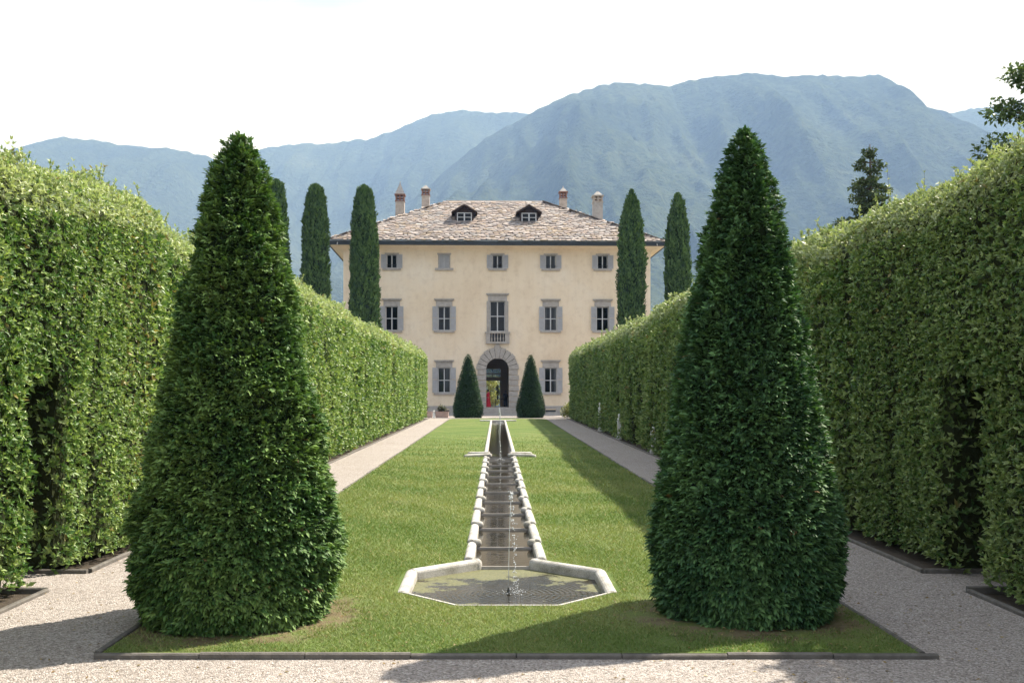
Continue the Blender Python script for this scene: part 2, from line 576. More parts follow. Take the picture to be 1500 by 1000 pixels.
def np_mesh(name, verts, faces, mat, parent=None, col=None, smooth=False):
    """verts (n,3) float, faces (m,k) int"""
    me = bpy.data.meshes.new(name)
    nv, (nf, k) = len(verts), faces.shape
    me.vertices.add(nv)
    me.vertices.foreach_set('co', np.ascontiguousarray(verts, dtype=np.float32).ravel())
    me.loops.add(nf * k)
    me.loops.foreach_set('vertex_index', np.ascontiguousarray(faces, dtype=np.int32).ravel())
    me.polygons.add(nf)
    me.polygons.foreach_set('loop_start', np.arange(0, nf * k, k, dtype=np.int32))
    me.polygons.foreach_set('loop_total', np.full(nf, k, dtype=np.int32))
    if smooth:
        me.polygons.foreach_set('use_smooth', np.ones(nf, dtype=bool))
    me.materials.append(mat)
    me.update(calc_edges=True)
    if col is not None:
        a = me.attributes.new('Col', 'FLOAT_COLOR', 'POINT')
        cc = np.ones((nv, 4), dtype=np.float32); cc[:, :3] = col
        a.data.foreach_set('color', cc.ravel())
    return link(name, me, parent)

def unit(a):
    return a / np.maximum(np.linalg.norm(a, axis=1, keepdims=True), 1e-9)
def rnd(n):
    return unit(rng.normal(size=(n, 3)))

def leaf_geo(base, d, nrm, L, W, col, droop=0.12, fold=0.18):
    n = len(base)
    d = unit(d)
    side = unit(np.cross(d, nrm)); nn = unit(np.cross(side, d))
    L = L[:, None]; W = W[:, None]
    v = np.empty((n, 4, 3), np.float32)
    v[:, 0] = base
    v[:, 1] = base + d * L * 0.45 + side * W * 0.5 + nn * W * fold
    v[:, 2] = base + d * L - nn * L * droop
    v[:, 3] = base + d * L * 0.45 - side * W * 0.5 + nn * W * fold
    i = np.arange(n)[:, None] * 4
    f = np.concatenate([i + np.array([[0, 1, 2]]), i + np.array([[0, 2, 3]])], axis=0)
    return v.reshape(-1, 3), f, np.repeat(col, 4, axis=0)

def spray_geo(base, d, nrm, L, col, pairs=4):
    """a flat shoot: pairs of short needles along an arching axis and one at the tip"""
    n = len(base)
    d = unit(d); side = unit(np.cross(d, nrm)); nn = unit(np.cross(side, d))
    L = L[:, None]
    V, cols = [], []
    def axis(t):
        return base + d * L * t - nn * L * (0.22 * t * t)
    for j in range(pairs):
        t = 0.12 + 0.7 * j / (pairs - 1) if pairs > 1 else 0.4
        ln = (0.46 - 0.18 * abs(t - 0.4)) * (0.85 + 0.3 * rng.random((n, 1)))
        for s in (-1, 1):
            b = axis(t)
            dd = unit(d * 0.75 + side * s * 0.75 - nn * 0.15 + rng.normal(size=(n, 3)) * 0.08)
            w = d * L * 0.095
            tri = np.stack([b - w, b + w, b + dd * L * ln], axis=1)
            V.append(tri); cols.append(col * (0.62 + 0.55 * t + 0.2 * rng.random((n, 1))))
    b = axis(0.75); w = side * L * 0.12
    V.append(np.stack([b - w, b + w, axis(1.12)], axis=1)); cols.append(col * 1.35)
    V = np.concatenate(V, axis=0); cols = np.concatenate(cols, axis=0)
    f = np.arange(len(V) * 3).reshape(-1, 3)
    return V.reshape(-1, 3), f, np.repeat(cols, 3, axis=0)

def shoot_geo(base, d, nrm, L, col):
    """a small fan of narrow folded lobes along a drooping axis"""
    n = len(base)
    d = unit(d); side = unit(np.cross(d, nrm)); nn = unit(np.cross(side, d))
    V_, F_, C_ = [], [], []
    vo = 0
    for (t, s, ln, k) in ((0.0, -1, 0.55, 0.72), (0.05, 1, 0.55, 0.72), (0.3, -1, 0.5, 0.95), (0.34, 1, 0.5, 0.95), (0.42, 0, 0.62, 1.2)):
        b = base + d * (L * t)[:, None] - nn * (L * 0.22 * t * t)[:, None]
        dd = unit(d * (0.85 if s else 1.0) + side * s * 0.62 - nn * (0.1 + 0.25 * t) + rng.normal(size=(n, 3)) * 0.1)
        Lk = L * ln * rng.uniform(0.85, 1.15, n)
        v, f, c = leaf_geo(b, dd, nn + rng.normal(size=(n, 3)) * 0.12, Lk, Lk * 0.42, col * k * rng.uniform(0.85, 1.15, (n, 1)), 0.15, 0.1)
        V_.append(v); F_.append(f + vo); C_.append(c); vo += len(v)
    return np.concatenate(V_), np.concatenate(F_), np.concatenate(C_)

def smooth_noise(seed, cells, freq):
    """cheap smooth pseudo-noise in 2 coordinates, range about -1..1"""
    r = np.random.default_rng(seed)
    k = r.normal(size=(cells, 2)) * freq
    ph = r.random(cells) * 6.283
    def fn(a, b):
        s = 0
        for i in range(cells):
            s = s + np.sin(a * k[i, 0] + b * k[i, 1] + ph[i])
        return s / math.sqrt(cells)
    return fn

def vnoise(x, y, seed):
    xi = np.floor(x).astype(np.int64); yi = np.floor(y).astype(np.int64)
    xf = x - xi; yf = y - yi
    u = xf * xf * (3 - 2 * xf); w = yf * yf * (3 - 2 * yf)
    def h(a, b):
        k = (a * 374761393 + b * 668265263 + seed * 69069) & 0xffffffff
        k = ((k ^ (k >> 13)) * 1274126177) & 0xffffffff
        return ((k ^ (k >> 16)) & 0xffff) / 65535.0
    return (h(xi, yi) * (1 - u) + h(xi + 1, yi) * u) * (1 - w) + (h(xi, yi + 1) * (1 - u) + h(xi + 1, yi + 1) * u) * w
def fbm(x, y, seed, octv=5, ridged=False):
    s = 0; a = 1.0; t = 0
    for o in range(octv):
        v = vnoise(x * 2 ** o, y * 2 ** o, seed + o * 17)
        if ridged:
            v = 1 - np.abs(2 * v - 1)
        s = s + a * v; t += a; a *= 0.5
    return s / t

# ------------------------------------------------------------------ mountains, lake, ground
def img(px, py, D):
    return ((px - 727) / 1458 * D - 0.12, 2.3 + (590 - py) / 1458 * D)

def mountain(name, D, prof, seed, nu, nv, front, rough):
    px = np.array([p[0] for p in prof], float); py = np.array([p[1] for p in prof], float)
    X = (px - 727) / 1458 * D; Z = np.maximum(2.3 + (590 - py) / 1458 * D, 5)
    us = np.linspace(X[0], X[-1], nu)
    ridge = np.interp(us, X, Z)
    ker = np.array([1, 2, 3, 2, 1.]); ker /= ker.sum()
    ridge = np.convolve(np.pad(ridge, 2, mode='edge'), ker, mode='valid')
    ridge = ridge + (fbm(us * 0.012, us * 0, seed + 5, 4) - 0.5) * 22 * rough + (vnoise(us * 0.05, us * 0, seed + 9) - 0.5) * 9
    vf = np.linspace(0, 1, nv)
    vb = np.linspace(0, 1, 6)[1:]
    rows = []
    for v in vb[::-1]:                                  # back slope
        rows.append((us, np.full(nu, D + v * 900.0), ridge * (1 - v) - 6 * v))
    wander = (fbm(us * 0.0016, us * 0, seed + 3, 3) - 0.5) * 500
    for v in vf:
        y = D - v * front + wander * v * (1 - v) * 2
        g = fbm(us * 0.0028 + v * 0.5, np.full(nu, v * 2.0), seed, 5, True)
        g2 = fbm(us * 0.011, np.full(nu, v * 7.0), seed + 40, 4)
        env = np.clip(v * 5, 0, 1) * np.clip((1 - v) * 3, 0, 1)
        z = ridge * (1 - v) ** 1.12 + env * ((g - 0.62) * 230 + (g2 - 0.5) * 95) * rough * np.clip(ridge / 700, 0.2, 1.2)
        z = np.where(v > 0.985, -6, z)
        rows.append((us, y, z))
    P = np.stack([np.stack(r, axis=1) for r in rows], axis=0)
    nr = len(rows)
    a = (np.arange(nr - 1)[:, None] * nu + np.arange(nu - 1)[None, :]).ravel()
    F = np.stack([a, a + nu, a + nu + 1, a + 1], axis=1)
    o = np_mesh(name, P.reshape(-1, 3), F, M['mountain'], smooth=True)
    return tag(o, kind='structure')

mountain('mountain', 3900, [(250, 560), (420, 470), (520, 372), (600, 300), (650, 252), (700, 214), (740, 187), (790, 160), (835, 140), (860, 130), (880, 128), (905, 120), (950, 122), (985, 125), (1005, 121), (1050, 112), (1100, 107), (1135, 111), (1200, 110), (1250, 112), (1285, 111), (1305, 120), (1330, 145), (1350, 155), (1385, 172), (1440, 205), (1520, 260), (1650, 330), (1850, 430)], 3, 420, 80, 2300, 1.0)
mountain('mountain', 5200, [(-60, 330), (60, 300), (180, 262), (300, 240), (385, 217), (440, 211), (500, 208), (540, 204), (580, 190), (620, 172), (650, 163), (675, 159), (700, 163), (740, 167), (775, 164), (850, 190), (1000, 260)], 21, 300, 46, 2600, 0.9)
mountain('mountain', 4600, [(-420, 300), (-200, 260), (-60, 232), (30, 222), (60, 207), (85, 200), (110, 203), (150, 209), (175, 213), (215, 214), (255, 219), (300, 228), (360, 250), (430, 290), (560, 380), (700, 480)], 33, 260, 46, 2500, 0.9)
mountain('mountain', 5000, [(1150, 300), (1260, 220), (1340, 180), (1385, 167), (1430, 159), (1480, 153), (1560, 140), (1700, 160), (1900, 240)], 47, 180, 36, 2600, 0.9)

lake = MB().add([(-6000, 152, -3.2), (6000, 152, -3.2), (6000, 6000, -3.2), (-6000, 6000, -3.2)], [(0, 1, 2, 3)]).build('lake', M['lake'])
tag(lake, kind='structure')

def strip_sheet(name, mat, x0, x1, ys, dz, parent=None, zf=gzf):
    m = MB()
    for i, y in enumerate(ys):
        z = zf(y) + dz
        m.v += [(x0, y, z), (x1, y, z)]
        if i:
            m.f.append((2 * i - 2, 2 * i - 1, 2 * i + 1, 2 * i))
    return m.build(name, mat, parent)
def gz_shore(y):
    return gzf(y) if y < 150 else 1.125 - (y - 150) * 1.2
gm = MB()
def gquad(x0, x1, y0, y1, dz):
    gm.add([(x0, y0, gz_shore(y0) + dz), (x1, y0, gz_shore(y0) + dz), (x1, y1, gz_shore(y1) + dz), (x0, y1, gz_shore(y1) + dz)], [(0, 1, 2, 3)])
gquad(-3000, 3000, -400, -40, -0.06); gquad(-3000, 3000, -40, 2.0, -0.06)
gquad(-3000, -8.15, 2.0, FLAT_Y, -0.06); gquad(8.15, 3000, 2.0, FLAT_Y, -0.06)
gquad(-8.15, 8.15, 2.0, FLAT_Y, -0.6)
gquad(-3000, 3000, FLAT_Y, 150, -0.06); gquad(-3000, 3000, 150, 158, -0.06)
tag(gm.build('ground', M['ground']), kind='structure')

# gravel paths round the lawn and the forecourt
tag(strip_sheet('gravel_path', M['gravel'], -5.17, 5.17, [-6, 0, 8.5], 0.0), kind='structure')
for s in (-1, 1):
    a, b = sorted((s * 3.49, s * 5.17))
    tag(strip_sheet('gravel_path', M['gravel'], a, b, [8.5, 20, 40, 60, 70], 0.0), kind='structure')
tag(strip_sheet('gravel_path', M['gravel'], -5.17, 5.17, [70, FLAT_Y], 0.0), kind='structure')
for s in (-1, 1):
    a, b = sorted((s * 5.17, s * 6.9))
    tag(strip_sheet('gravel_path', M['gravel'], a, b, [11.28, 12.36], 0.0), kind='structure')
o = strip_sheet('gravel_forecourt', M['gravel'], -40, 40, [FLAT_Y, 98.5], 0.0)
tag(o, kind='structure')

# ------------------------------------------------------------------ water garden geometry
KW = 0.135                       # kerb width
HALF = 0.41                     # half width of the channel water
BAS = [(-0.42, 13.02), (-1.12, 12.27), (-1.17, 11.06), (-0.525, 10.38), (0.525, 10.38), (1.17, 11.06), (1.12, 12.27), (0.42, 13.02)]
CH_END = 68.0
LAWN_Y0, LAWN_Y1, LW = 8.52, 74.2, 3.5
LZ = 0.035                      # lawn surface above the gravel
def lawn_half(s):
    pts = [(0, LAWN_Y0), (LW, LAWN_Y0)]
    rc = 1.6
    for k in range(9):
        t = math.pi / 2 * k / 8
        pts.append((LW - rc + rc * math.cos(t), LAWN_Y1 - rc + rc * math.sin(t)))
    pts += [(0, LAWN_Y1), (0, CH_END + 0.1), (HALF + 0.08, CH_END + 0.1), (HALF + 0.08, 13.1), (1.18, 12.3), (1.2, 11.06), (0.54, 10.36), (0, 10.36)]
    if s < 0:
        pts = [(-x, y) for x, y in pts][::-1]
    return [(x, y, gzf(y) + LZ) for x, y in pts]
m = MB()
for s in (1, -1):
    p = lawn_half(s)
    m.add(p, [tuple(range(len(p)))])
lawn = m.build('lawn', M['lawn'])
tag(lawn, kind='structure')

def in_water(x, y):
    ax = np.abs(x)
    ch = (ax < HALF + KW + 0.01) & (y > 12.9) & (y < CH_END + 0.2)
    bas = (y > 10.35) & (y < 13.15) & (ax < np.where(y < 11.06, 0.555 + (y - 10.35) * 0.97, np.where(y < 12.3, 1.265, 1.265 - (y - 12.3) * 0.85)))
    return ch | bas

# grass blades over the lawn, denser near its front edge
def grass():
    Vs, Cs = [], []
    ya, yb = LAWN_Y0 + 0.03, 50.0
    for part in range(1):
        n = 260000
        q = rng.random(n)
        y = 1.0 / (1 / ya - q * (1 / ya - 1 / yb))
        x = rng.uniform(-LW + 0.01, LW - 0.01, n)
        h = np.minimum(0.03 * (y / 9) ** 0.5, 0.05); w = 0.009 * (y / 9) ** 0.7
        keep = ~in_water(x, y) & (rng.random(n) > np.clip((y - 26) / 22, 0, 1))
        for (cx, cy) in CONES:
            dd = np.hypot(x - cx, y - cy)
            keep &= (dd > 0.95) & (rng.random(n) < np.clip((dd - 0.95 + 0.22 * smooth_noise(8, 10, 4.5)(x, y)) / 0.5, 0.1, 1))
        x, y, h, w = x[keep], y[keep], h[keep], w[keep]; n = len(x)
        a = rng.random(n) * 6.283
        tilt = rng.normal(size=(n, 2)) * 0.75
        hh = h * (0.5 + 0.8 * rng.random(n))
        b = np.stack([x, y, gz(y) + LZ - 0.004], axis=1)
        w2 = np.stack([np.cos(a), np.sin(a), 0 * a], axis=1) * (w * 0.5)[:, None]
        tip = b + np.stack([tilt[:, 0] * hh, tilt[:, 1] * hh, hh], axis=1)
        Vs.append(np.stack([b - w2, b + w2, tip], axis=1).reshape(-1, 3))
        pn = smooth_noise(5, 10, 1.3)(x, y)[:, None] * 0.5 + 0.5
        pn = pn + 0.16 * np.tanh(3 * np.sin((x * 0.85 + y * 0.5) * 4.6))[:, None]
        pn = np.clip(pn + rng.normal(size=(n, 1)) * 0.3, 0, 1)
        col = np.array([[0.135, 0.205, 0.055]]) * (1 - pn) + np.array([[0.26, 0.29, 0.115]]) * pn
        dry = rng.random((n, 1)) < 0.07
        col = np.where(dry, np.array([[0.33, 0.28, 0.13]]), col)
        Cs.append(np.repeat(col, 3, axis=0))
    V = np.concatenate(Vs)
    o = np_mesh('grass', V, np.arange(len(V)).reshape(-1, 3), M['grassblade'], None, np.concatenate(Cs))
    tag(o, 'short mown green grass of the lawn round the water basin', 'grass', kind='stuff')
grass()

# pebbles lying loose on the gravel near the lawn front, and fallen leaves
def pebbles():
    n = 21000
    x = rng.uniform(-5.1, 5.1, n); y = 6.6 + 8.4 * rng.random(n) ** 1.4
    k = (y < LAWN_Y0 - 0.09) | (np.abs(x) > LW + 0.08)
    x, y = x[k], y[k]; n = len(x)
    r = rng.uniform(0.005, 0.0115, n)[:, None]
    a = rng.random(n) * 6.283
    ux = np.stack([np.cos(a), np.sin(a), 0 * a], axis=1) * r * rng.uniform(1.0, 1.5, (n, 1)); uy = np.stack([-np.sin(a), np.cos(a), 0 * a], axis=1) * r
    uz = np.array([[0, 0, 0.65]]) * r
    c = np.stack([x, y, gz(y) + 0.002], axis=1)
    v = np.stack([c + ux, c + uy, c - ux, c - uy, c + uz + 0.2 * ux, c - uz], axis=1).reshape(-1, 3)
    f = np.array([[0, 1, 4], [1, 2, 4], [2, 3, 4], [3, 0, 4]])
    F = (np.arange(n)[:, None, None] * 6 + f[None]).reshape(-1, 3)
    g = rng.uniform(0.6, 1.5, (n, 1)) * np.array([[0.36, 0.325, 0.30]])
    tag(np_mesh('pebbles', v, F, M['pebble'], None, np.repeat(np.clip(g, 0, 0.62), 6, axis=0)), 'loose pale pebbles scattered over the gravel path', 'pebbles', kind='stuff')
def litter():
    n = 900
    x = np.concatenate([rng.uniform(-5.0, 5.0, 300), rng.normal(CONES[0][0], 0.95, 220), rng.normal(CONES[1][0], 0.95, 220), rng.choice([-5.05, 5.05], 160) + rng.normal(size=160) * 0.12])
    y = np.concatenate([rng.uniform(7, 14, 300), CONES[0][1] + rng.normal(size=220) * 0.95, CONES[1][1] + rng.normal(size=220) * 0.95, rng.uniform(9, 24, 160)])
    k = (~in_water(x, y)) & (y > 6.5)
    x, y = x[k], y[k]; n = len(x)
    on = (np.abs(x) < LW) & (y > LAWN_Y0)
    P = np.stack([x, y, gz(y) + np.where(on, LZ + 0.012, 0.008)], axis=1)
    d = rng.normal(size=(n, 3)); d[:, 2] *= 0.12
    L = rng.uniform(0.025, 0.05, n)
    m_ = rng.random((n, 1))
    col = np.array([[0.20, 0.12, 0.05]]) * (1 - m_) + np.array([[0.34, 0.26, 0.12]]) * m_
    v, f, c = leaf_geo(P, d, np.tile([[0, 0, 1.0]], (n, 1)) + rng.normal(size=(n, 3)) * 0.25, L, L * 0.5, col)
    tag(np_mesh('fallen_leaves', v, f, M['leaf'], None, c), 'dry brown fallen leaves on the lawn and gravel', 'leaves', kind='stuff')
pebbles(); litter()

# ------------------------------------------------------------------ stone edgings
def edging(parent, a, b, n, w=0.06, h=0.05):
    a = Vector((a[0], a[1])); b = Vector((b[0], b[1]))
    for i in range(n):
        p = a + (b - a) * (i / n); q = a + (b - a) * ((i + 1) / n)
        d = (q - p).normalized(); nn = Vector((-d.y, d.x))
        p = p + d * 0.004; q = q - d * 0.004
        hh = h + random.uniform(-0.012, 0.012); off = random.uniform(-0.008, 0.008); ww = w / 2
        bev = 0.012
        vs = []
        for (pt) in (p, q):
            z = gzf(pt.y)
            for (o_, zz) in ((-ww, -0.05), (-ww, hh - bev), (-ww + bev, hh), (ww - bev, hh), (ww, hh - bev), (ww, -0.05)):
                c = pt + nn * (o_ + off)
                vs.append((c.x, c.y, z + zz))
        fs = [(5, 4, 3, 2, 1, 0), (6, 7, 8, 9, 10, 11)] + [(k, k + 1, k + 7, k + 6) for k in range(5)]
        MB().add(vs, fs).build('edging_stone', M['edging'], parent, fix=True)
le = thing('lawn_edging', 'low dark stone edging running round the lawn', 'edging', (0, 0, 0))
edging(le, (-LW - 0.04, LAWN_Y0 - 0.04), (LW + 0.14, LAWN_Y0 - 0.04), 8)
for s in (-1, 1):
    edging(le, (s * (LW + 0.04), LAWN_Y0 + 0.02), (s * (LW + 0.04), 36), 20, 0.05, 0.045)
    edging(le, (s * (LW + 0.04), 36), (s * (LW + 0.04), 72.4), 10, 0.05, 0.045)
for s, wd in ((-1, 'sunlit'), (1, 'shaded')):
    he = thing('hedge_edging', 'low dark stone edging along the foot of the %s hedge' % wd, 'edging', (0, 0, 0))
    X = s * 5.2
    edging(he, (X, 2.0), (X, 11.22), 6)
    edging(he, (X, 11.26), (s * 6.9, 11.26), 2)
    edging(he, (s * 6.9, 12.38), (X, 12.38), 2)
    edging(he, (X, 12.42), (X, 40), 18)
    edging(he, (X, 40), (X, 75.4), 12)
tag(MB().box(3.62, 3.62 + 0.62, 13.13, 13.17, gzf(13.1) - 0.02, gzf(13.1) + 0.012).build('drain_strip', M['edging']), 'thin dark drain strip across the shaded gravel path', 'drain')

# planting beds under the hedges
for s in (-1, 1):
    for (y0, y1) in ((2.0, 11.24), (12.4, 40), (40, 75.4)):
        a, b = sorted((s * 5.2, s * 8.2))
        tag(strip_sheet('soil_bed', M['soil'], a, b, [y0, y1], -0.02), kind='structure')

# ------------------------------------------------------------------ cascade
casc = thing('water_cascade', 'long pale granite water cascade with stepped channel and octagonal basin in the lawn', 'fountain', (0, 0, 0))
def kerb_stone(A, B, zA, zB, w=KW, h=0.085, parent=casc, below=0.3, name='kerb_stone'):
    A = Vector(A); B = Vector(B)
    d = (B - A).normalized(); nn = Vector((-d.y, d.x))
    prof = [(-w / 2, -below), (-w / 2, h - w * 0.36)]
    for k in range(1, 8):
        t = math.pi * (1 - k / 8)
        prof.append((math.cos(t) * w / 2, h - w * 0.36 + math.sin(t) * w * 0.36))
    prof += [(w / 2, h - w * 0.36), (w / 2, -below)]
    k = len(prof)
    bev = 0.012
    vs = []
    for (pt, z, sh) in ((A, zA, 0.0), (A + d * bev, zA, 1.0), (B - d * bev, zB, 1.0), (B, zB, 0.0)):
        for (o_, zz) in prof:
            f = 1.0 if sh else 0.88
            c = pt + nn * o_ * f
            vs.append((c.x, c.y, z + (zz if sh else zz - 0.012)))
    fs = [tuple(range(k)), tuple(range(4 * k - 1, 3 * k - 1, -1))]
    for r in range(3):
        for i in range(k - 1):
            fs.append((r * k + i + 1, r * k + i, (r + 1) * k + i, (r + 1) * k + i + 1))
    ob = MB().add(vs, fs).build(name, M['granite'], parent, smooth=False, fix=True)
    return ob

def scroll_mesh():
    m = MB()
    prof = [(0.0, 0.02), (0.045, 0.0), (0.056, -0.01), (0.06, -0.05), (0.056, -0.085), (0.042, -0.108), (0.02, -0.12), (0.0, -0.123)]
    seg = 12
    vs = []
    for r, x in prof:
        for i in range(seg):
            a = 2 * math.pi * i / seg
            vs.append((-x, r * math.cos(a), r * math.sin(a) * 1.05))
    fs = []
    for k in range(len(prof) - 1):
        for i in range(seg):
            j = (i + 1) % seg
            fs.append((k * seg + i, k * seg + j, (k + 1) * seg + j, (k + 1) * seg + i))
    m.add(vs, fs)
    return m.mesh('scroll', M['granite'], True)
SCROLL = scroll_mesh()

STEPS = [13.02] + [12.62 + 1.95 * k for k in range(1, 11)]          # weirs, lowest first
KX = HALF + KW / 2
water = MB()
chan = MB()
zb = gzf(11.4) - 0.045
# basin water sheet
water_b = MB().add([(x * 1.02, y if y < 12.5 else y - 0.0, zb) for x, y in BAS], [tuple(range(8))[::-1]])
WB = water_b.build('water', M['water_basin'], fix=False)
tag(WB, kind='structure')
bm = bmesh.new(); bm.from_mesh(WB.data)
for f in bm.faces:
    if f.normal.z < 0: f.normal_flip()
bm.to_mesh(WB.data); bm.free()

# basin kerbs: two oblique, two side stones, thin front rim
for s in (-1, 1):
    z = gzf(12.6)
    kerb_stone((s * 0.385, 13.04), (s * 1.165, 12.28), z + 0.005, z, 0.14, 0.068)
    kerb_stone((s * 1.165, 12.30), (s * 1.165, 11.03), z - 0.004, gzf(11.1) - 0.012, 0.145, 0.064)
    # rounded nose where the oblique stone meets the channel
    MB().lathe(s * 0.385, 13.04, [(0.0, z - 0.3), (0.08, z - 0.3), (0.078, z + 0.015), (0.066, z + 0.05), (0.04, z + 0.072), (0.0, z + 0.078)], 14).build('kerb_nose', M['granite'], casc, True)
    # front rim pieces, flush with the turf
    m = MB()
    a, b, c = (s * 1.22, 11.08), (s * 0.54, 10.36), (0.0, 10.36)
    def rim(p, q, wdt):
        P, Q = Vector(p), Vector(q)
        d = (Q - P).normalized(); nn = Vector((-d.y, d.x))
        if nn.y < 0: nn = -nn
        vs = []
        for pt in (P, Q):
            z = gzf(pt.y)
            for (o_, zz) in ((-0.0, -0.25), (-0.0, LZ + 0.008), (wdt, LZ + 0.008), (wdt, -0.25)):
                c_ = pt + nn * o_
                vs.append((c_.x, c_.y, z + zz))
        return MB().add(vs, [(0, 1, 2, 3), (7, 6, 5, 4), (0, 4, 5, 1), (1, 5, 6, 2), (2, 6, 7, 3), (3, 7, 4, 0)]).build('basin_rim', M['granite'], casc, fix=True)
    rim(a, b, 0.032); rim(b, c, 0.032)

# channel: level reaches of water, weir lips, kerb stones and scrolls
wst = MB()
prev = 12.62
for k, y0 in enumerate(STEPS):
    y1 = STEPS[k + 1] if k + 1 < len(STEPS) else 32.9
    zw = gzf((y0 + y1) / 2) - 0.055 + 0.012
    wst.add([(-HALF - 0.03, y0 + 0.02, zw), (HALF + 0.03, y0 + 0.02, zw), (HALF + 0.03, y1 + 0.02, zw), (-HALF - 0.03, y1 + 0.02, zw)], [(0, 1, 2, 3)])
    lip = MB().box(-HALF + 0.002, HALF - 0.002, y0 - 0.006, y0 + 0.018, zw - 0.25, zw + 0.003)
    lip.build('weir_stone', M['stone'], casc)
    for s in (-1, 1):
        zt = gzf((y0 + y1) / 2)
        kerb_stone((s * KX, max(y0, 13.08)), (s * KX, y1 - 0.004), zt - 0.002 + 0.012, zt - 0.002, KW, 0.068)
        if k >= 1:
            sc_ = link('scroll', SCROLL, casc)
            sc_.location = (s * (HALF + 0.045), y0 + 0.03, zt + 0.014)
            sc_.rotation_euler = (0, 0, 0 if s < 0 else math.pi)
wch = wst.build('water', M['water_channel'])
tag(wch, kind='structure')

# mid cross: a small transverse pool between paired stones
zc = gzf(33.5)
for s in (-1, 1):
    for (ya, yb, L) in ((32.98, 32.66, 1.12), (34.0, 34.24, 1.05)):
        kerb_stone((s * (HALF - 0.06), ya), (s * L, yb), zc + 0.02, zc, 0.15, 0.12)
        tip = MB()
        p0 = Vector((s * L, yb))
        tip.lathe(p0.x, p0.y, [(0.0, zc - 0.3), (0.072, zc - 0.3), (0.072, zc + 0.06), (0.05, zc + 0.1), (0.0, zc + 0.112)], 12)
        tip.build('kerb_nose', M['granite'], casc, True)
    MB().lathe(s * (HALF - 0.06), 33.0, [(0.0, zc - 0.3), (0.09, zc - 0.3), (0.09, zc + 0.09), (0.06, zc + 0.125), (0.0, zc + 0.135)], 14).build('kerb_nose', M['granite'], casc, True)
    # small block of stone closing the transverse pool
    MB().box(*sorted((s * 1.0, s * 1.08)), 32.82, 34.12, zc - 0.3, zc + 0.05).build('kerb_stone', M['granite'], casc)
pool = MB().add([(-1.02, 32.8, zc + 0.048), (1.02, 32.8, zc + 0.048), (1.02, 34.1, zc + 0.048), (-1.02, 34.1, zc + 0.048)], [(0, 1, 2, 3)])
tag(pool.build('water', M['water_channel']), kind='structure')
# raise: turf is cut by the pool, so its bed sits just over the lawn with a weir slab in front
MB().box(-HALF + 0.03, HALF - 0.03, 32.84, 33.0, zc - 0.3, zc + 0.045).build('weir_stone', M['stone'], casc)
MB().box(-HALF + 0.03, HALF - 0.03, 34.02, 34.14, zc - 0.3, zc + 0.035).build('weir_stone', M['stone'], casc)
# upper reach
nseg = 12
wup = MB()
ys = np.linspace(34.15, CH_END, nseg + 1)
for i in range(nseg):
    y0, y1 = float(ys[i]), float(ys[i + 1])
    za, zb2 = gzf(y0), gzf(y1)
    wup.add([(-HALF - 0.03, y0, za - 0.01), (HALF + 0.03, y0, za - 0.01), (HALF + 0.03, y1, zb2 - 0.01), (-HALF - 0.03, y1, zb2 - 0.01)], [(0, 1, 2, 3)])
    for s in (-1, 1):
        kerb_stone((s * KX, y0), (s * KX, y1 - 0.006), za, zb2, KW, 0.1)
tag(wup.build('water', M['water_channel']), kind='structure')
for s in (-1, 1):
    kerb_stone((s * 0.0 + s * 0.004, CH_END + 0.1), (s * 1.25, CH_END + 0.1), gzf(CH_END), gzf(CH_END), 0.2, 0.14)

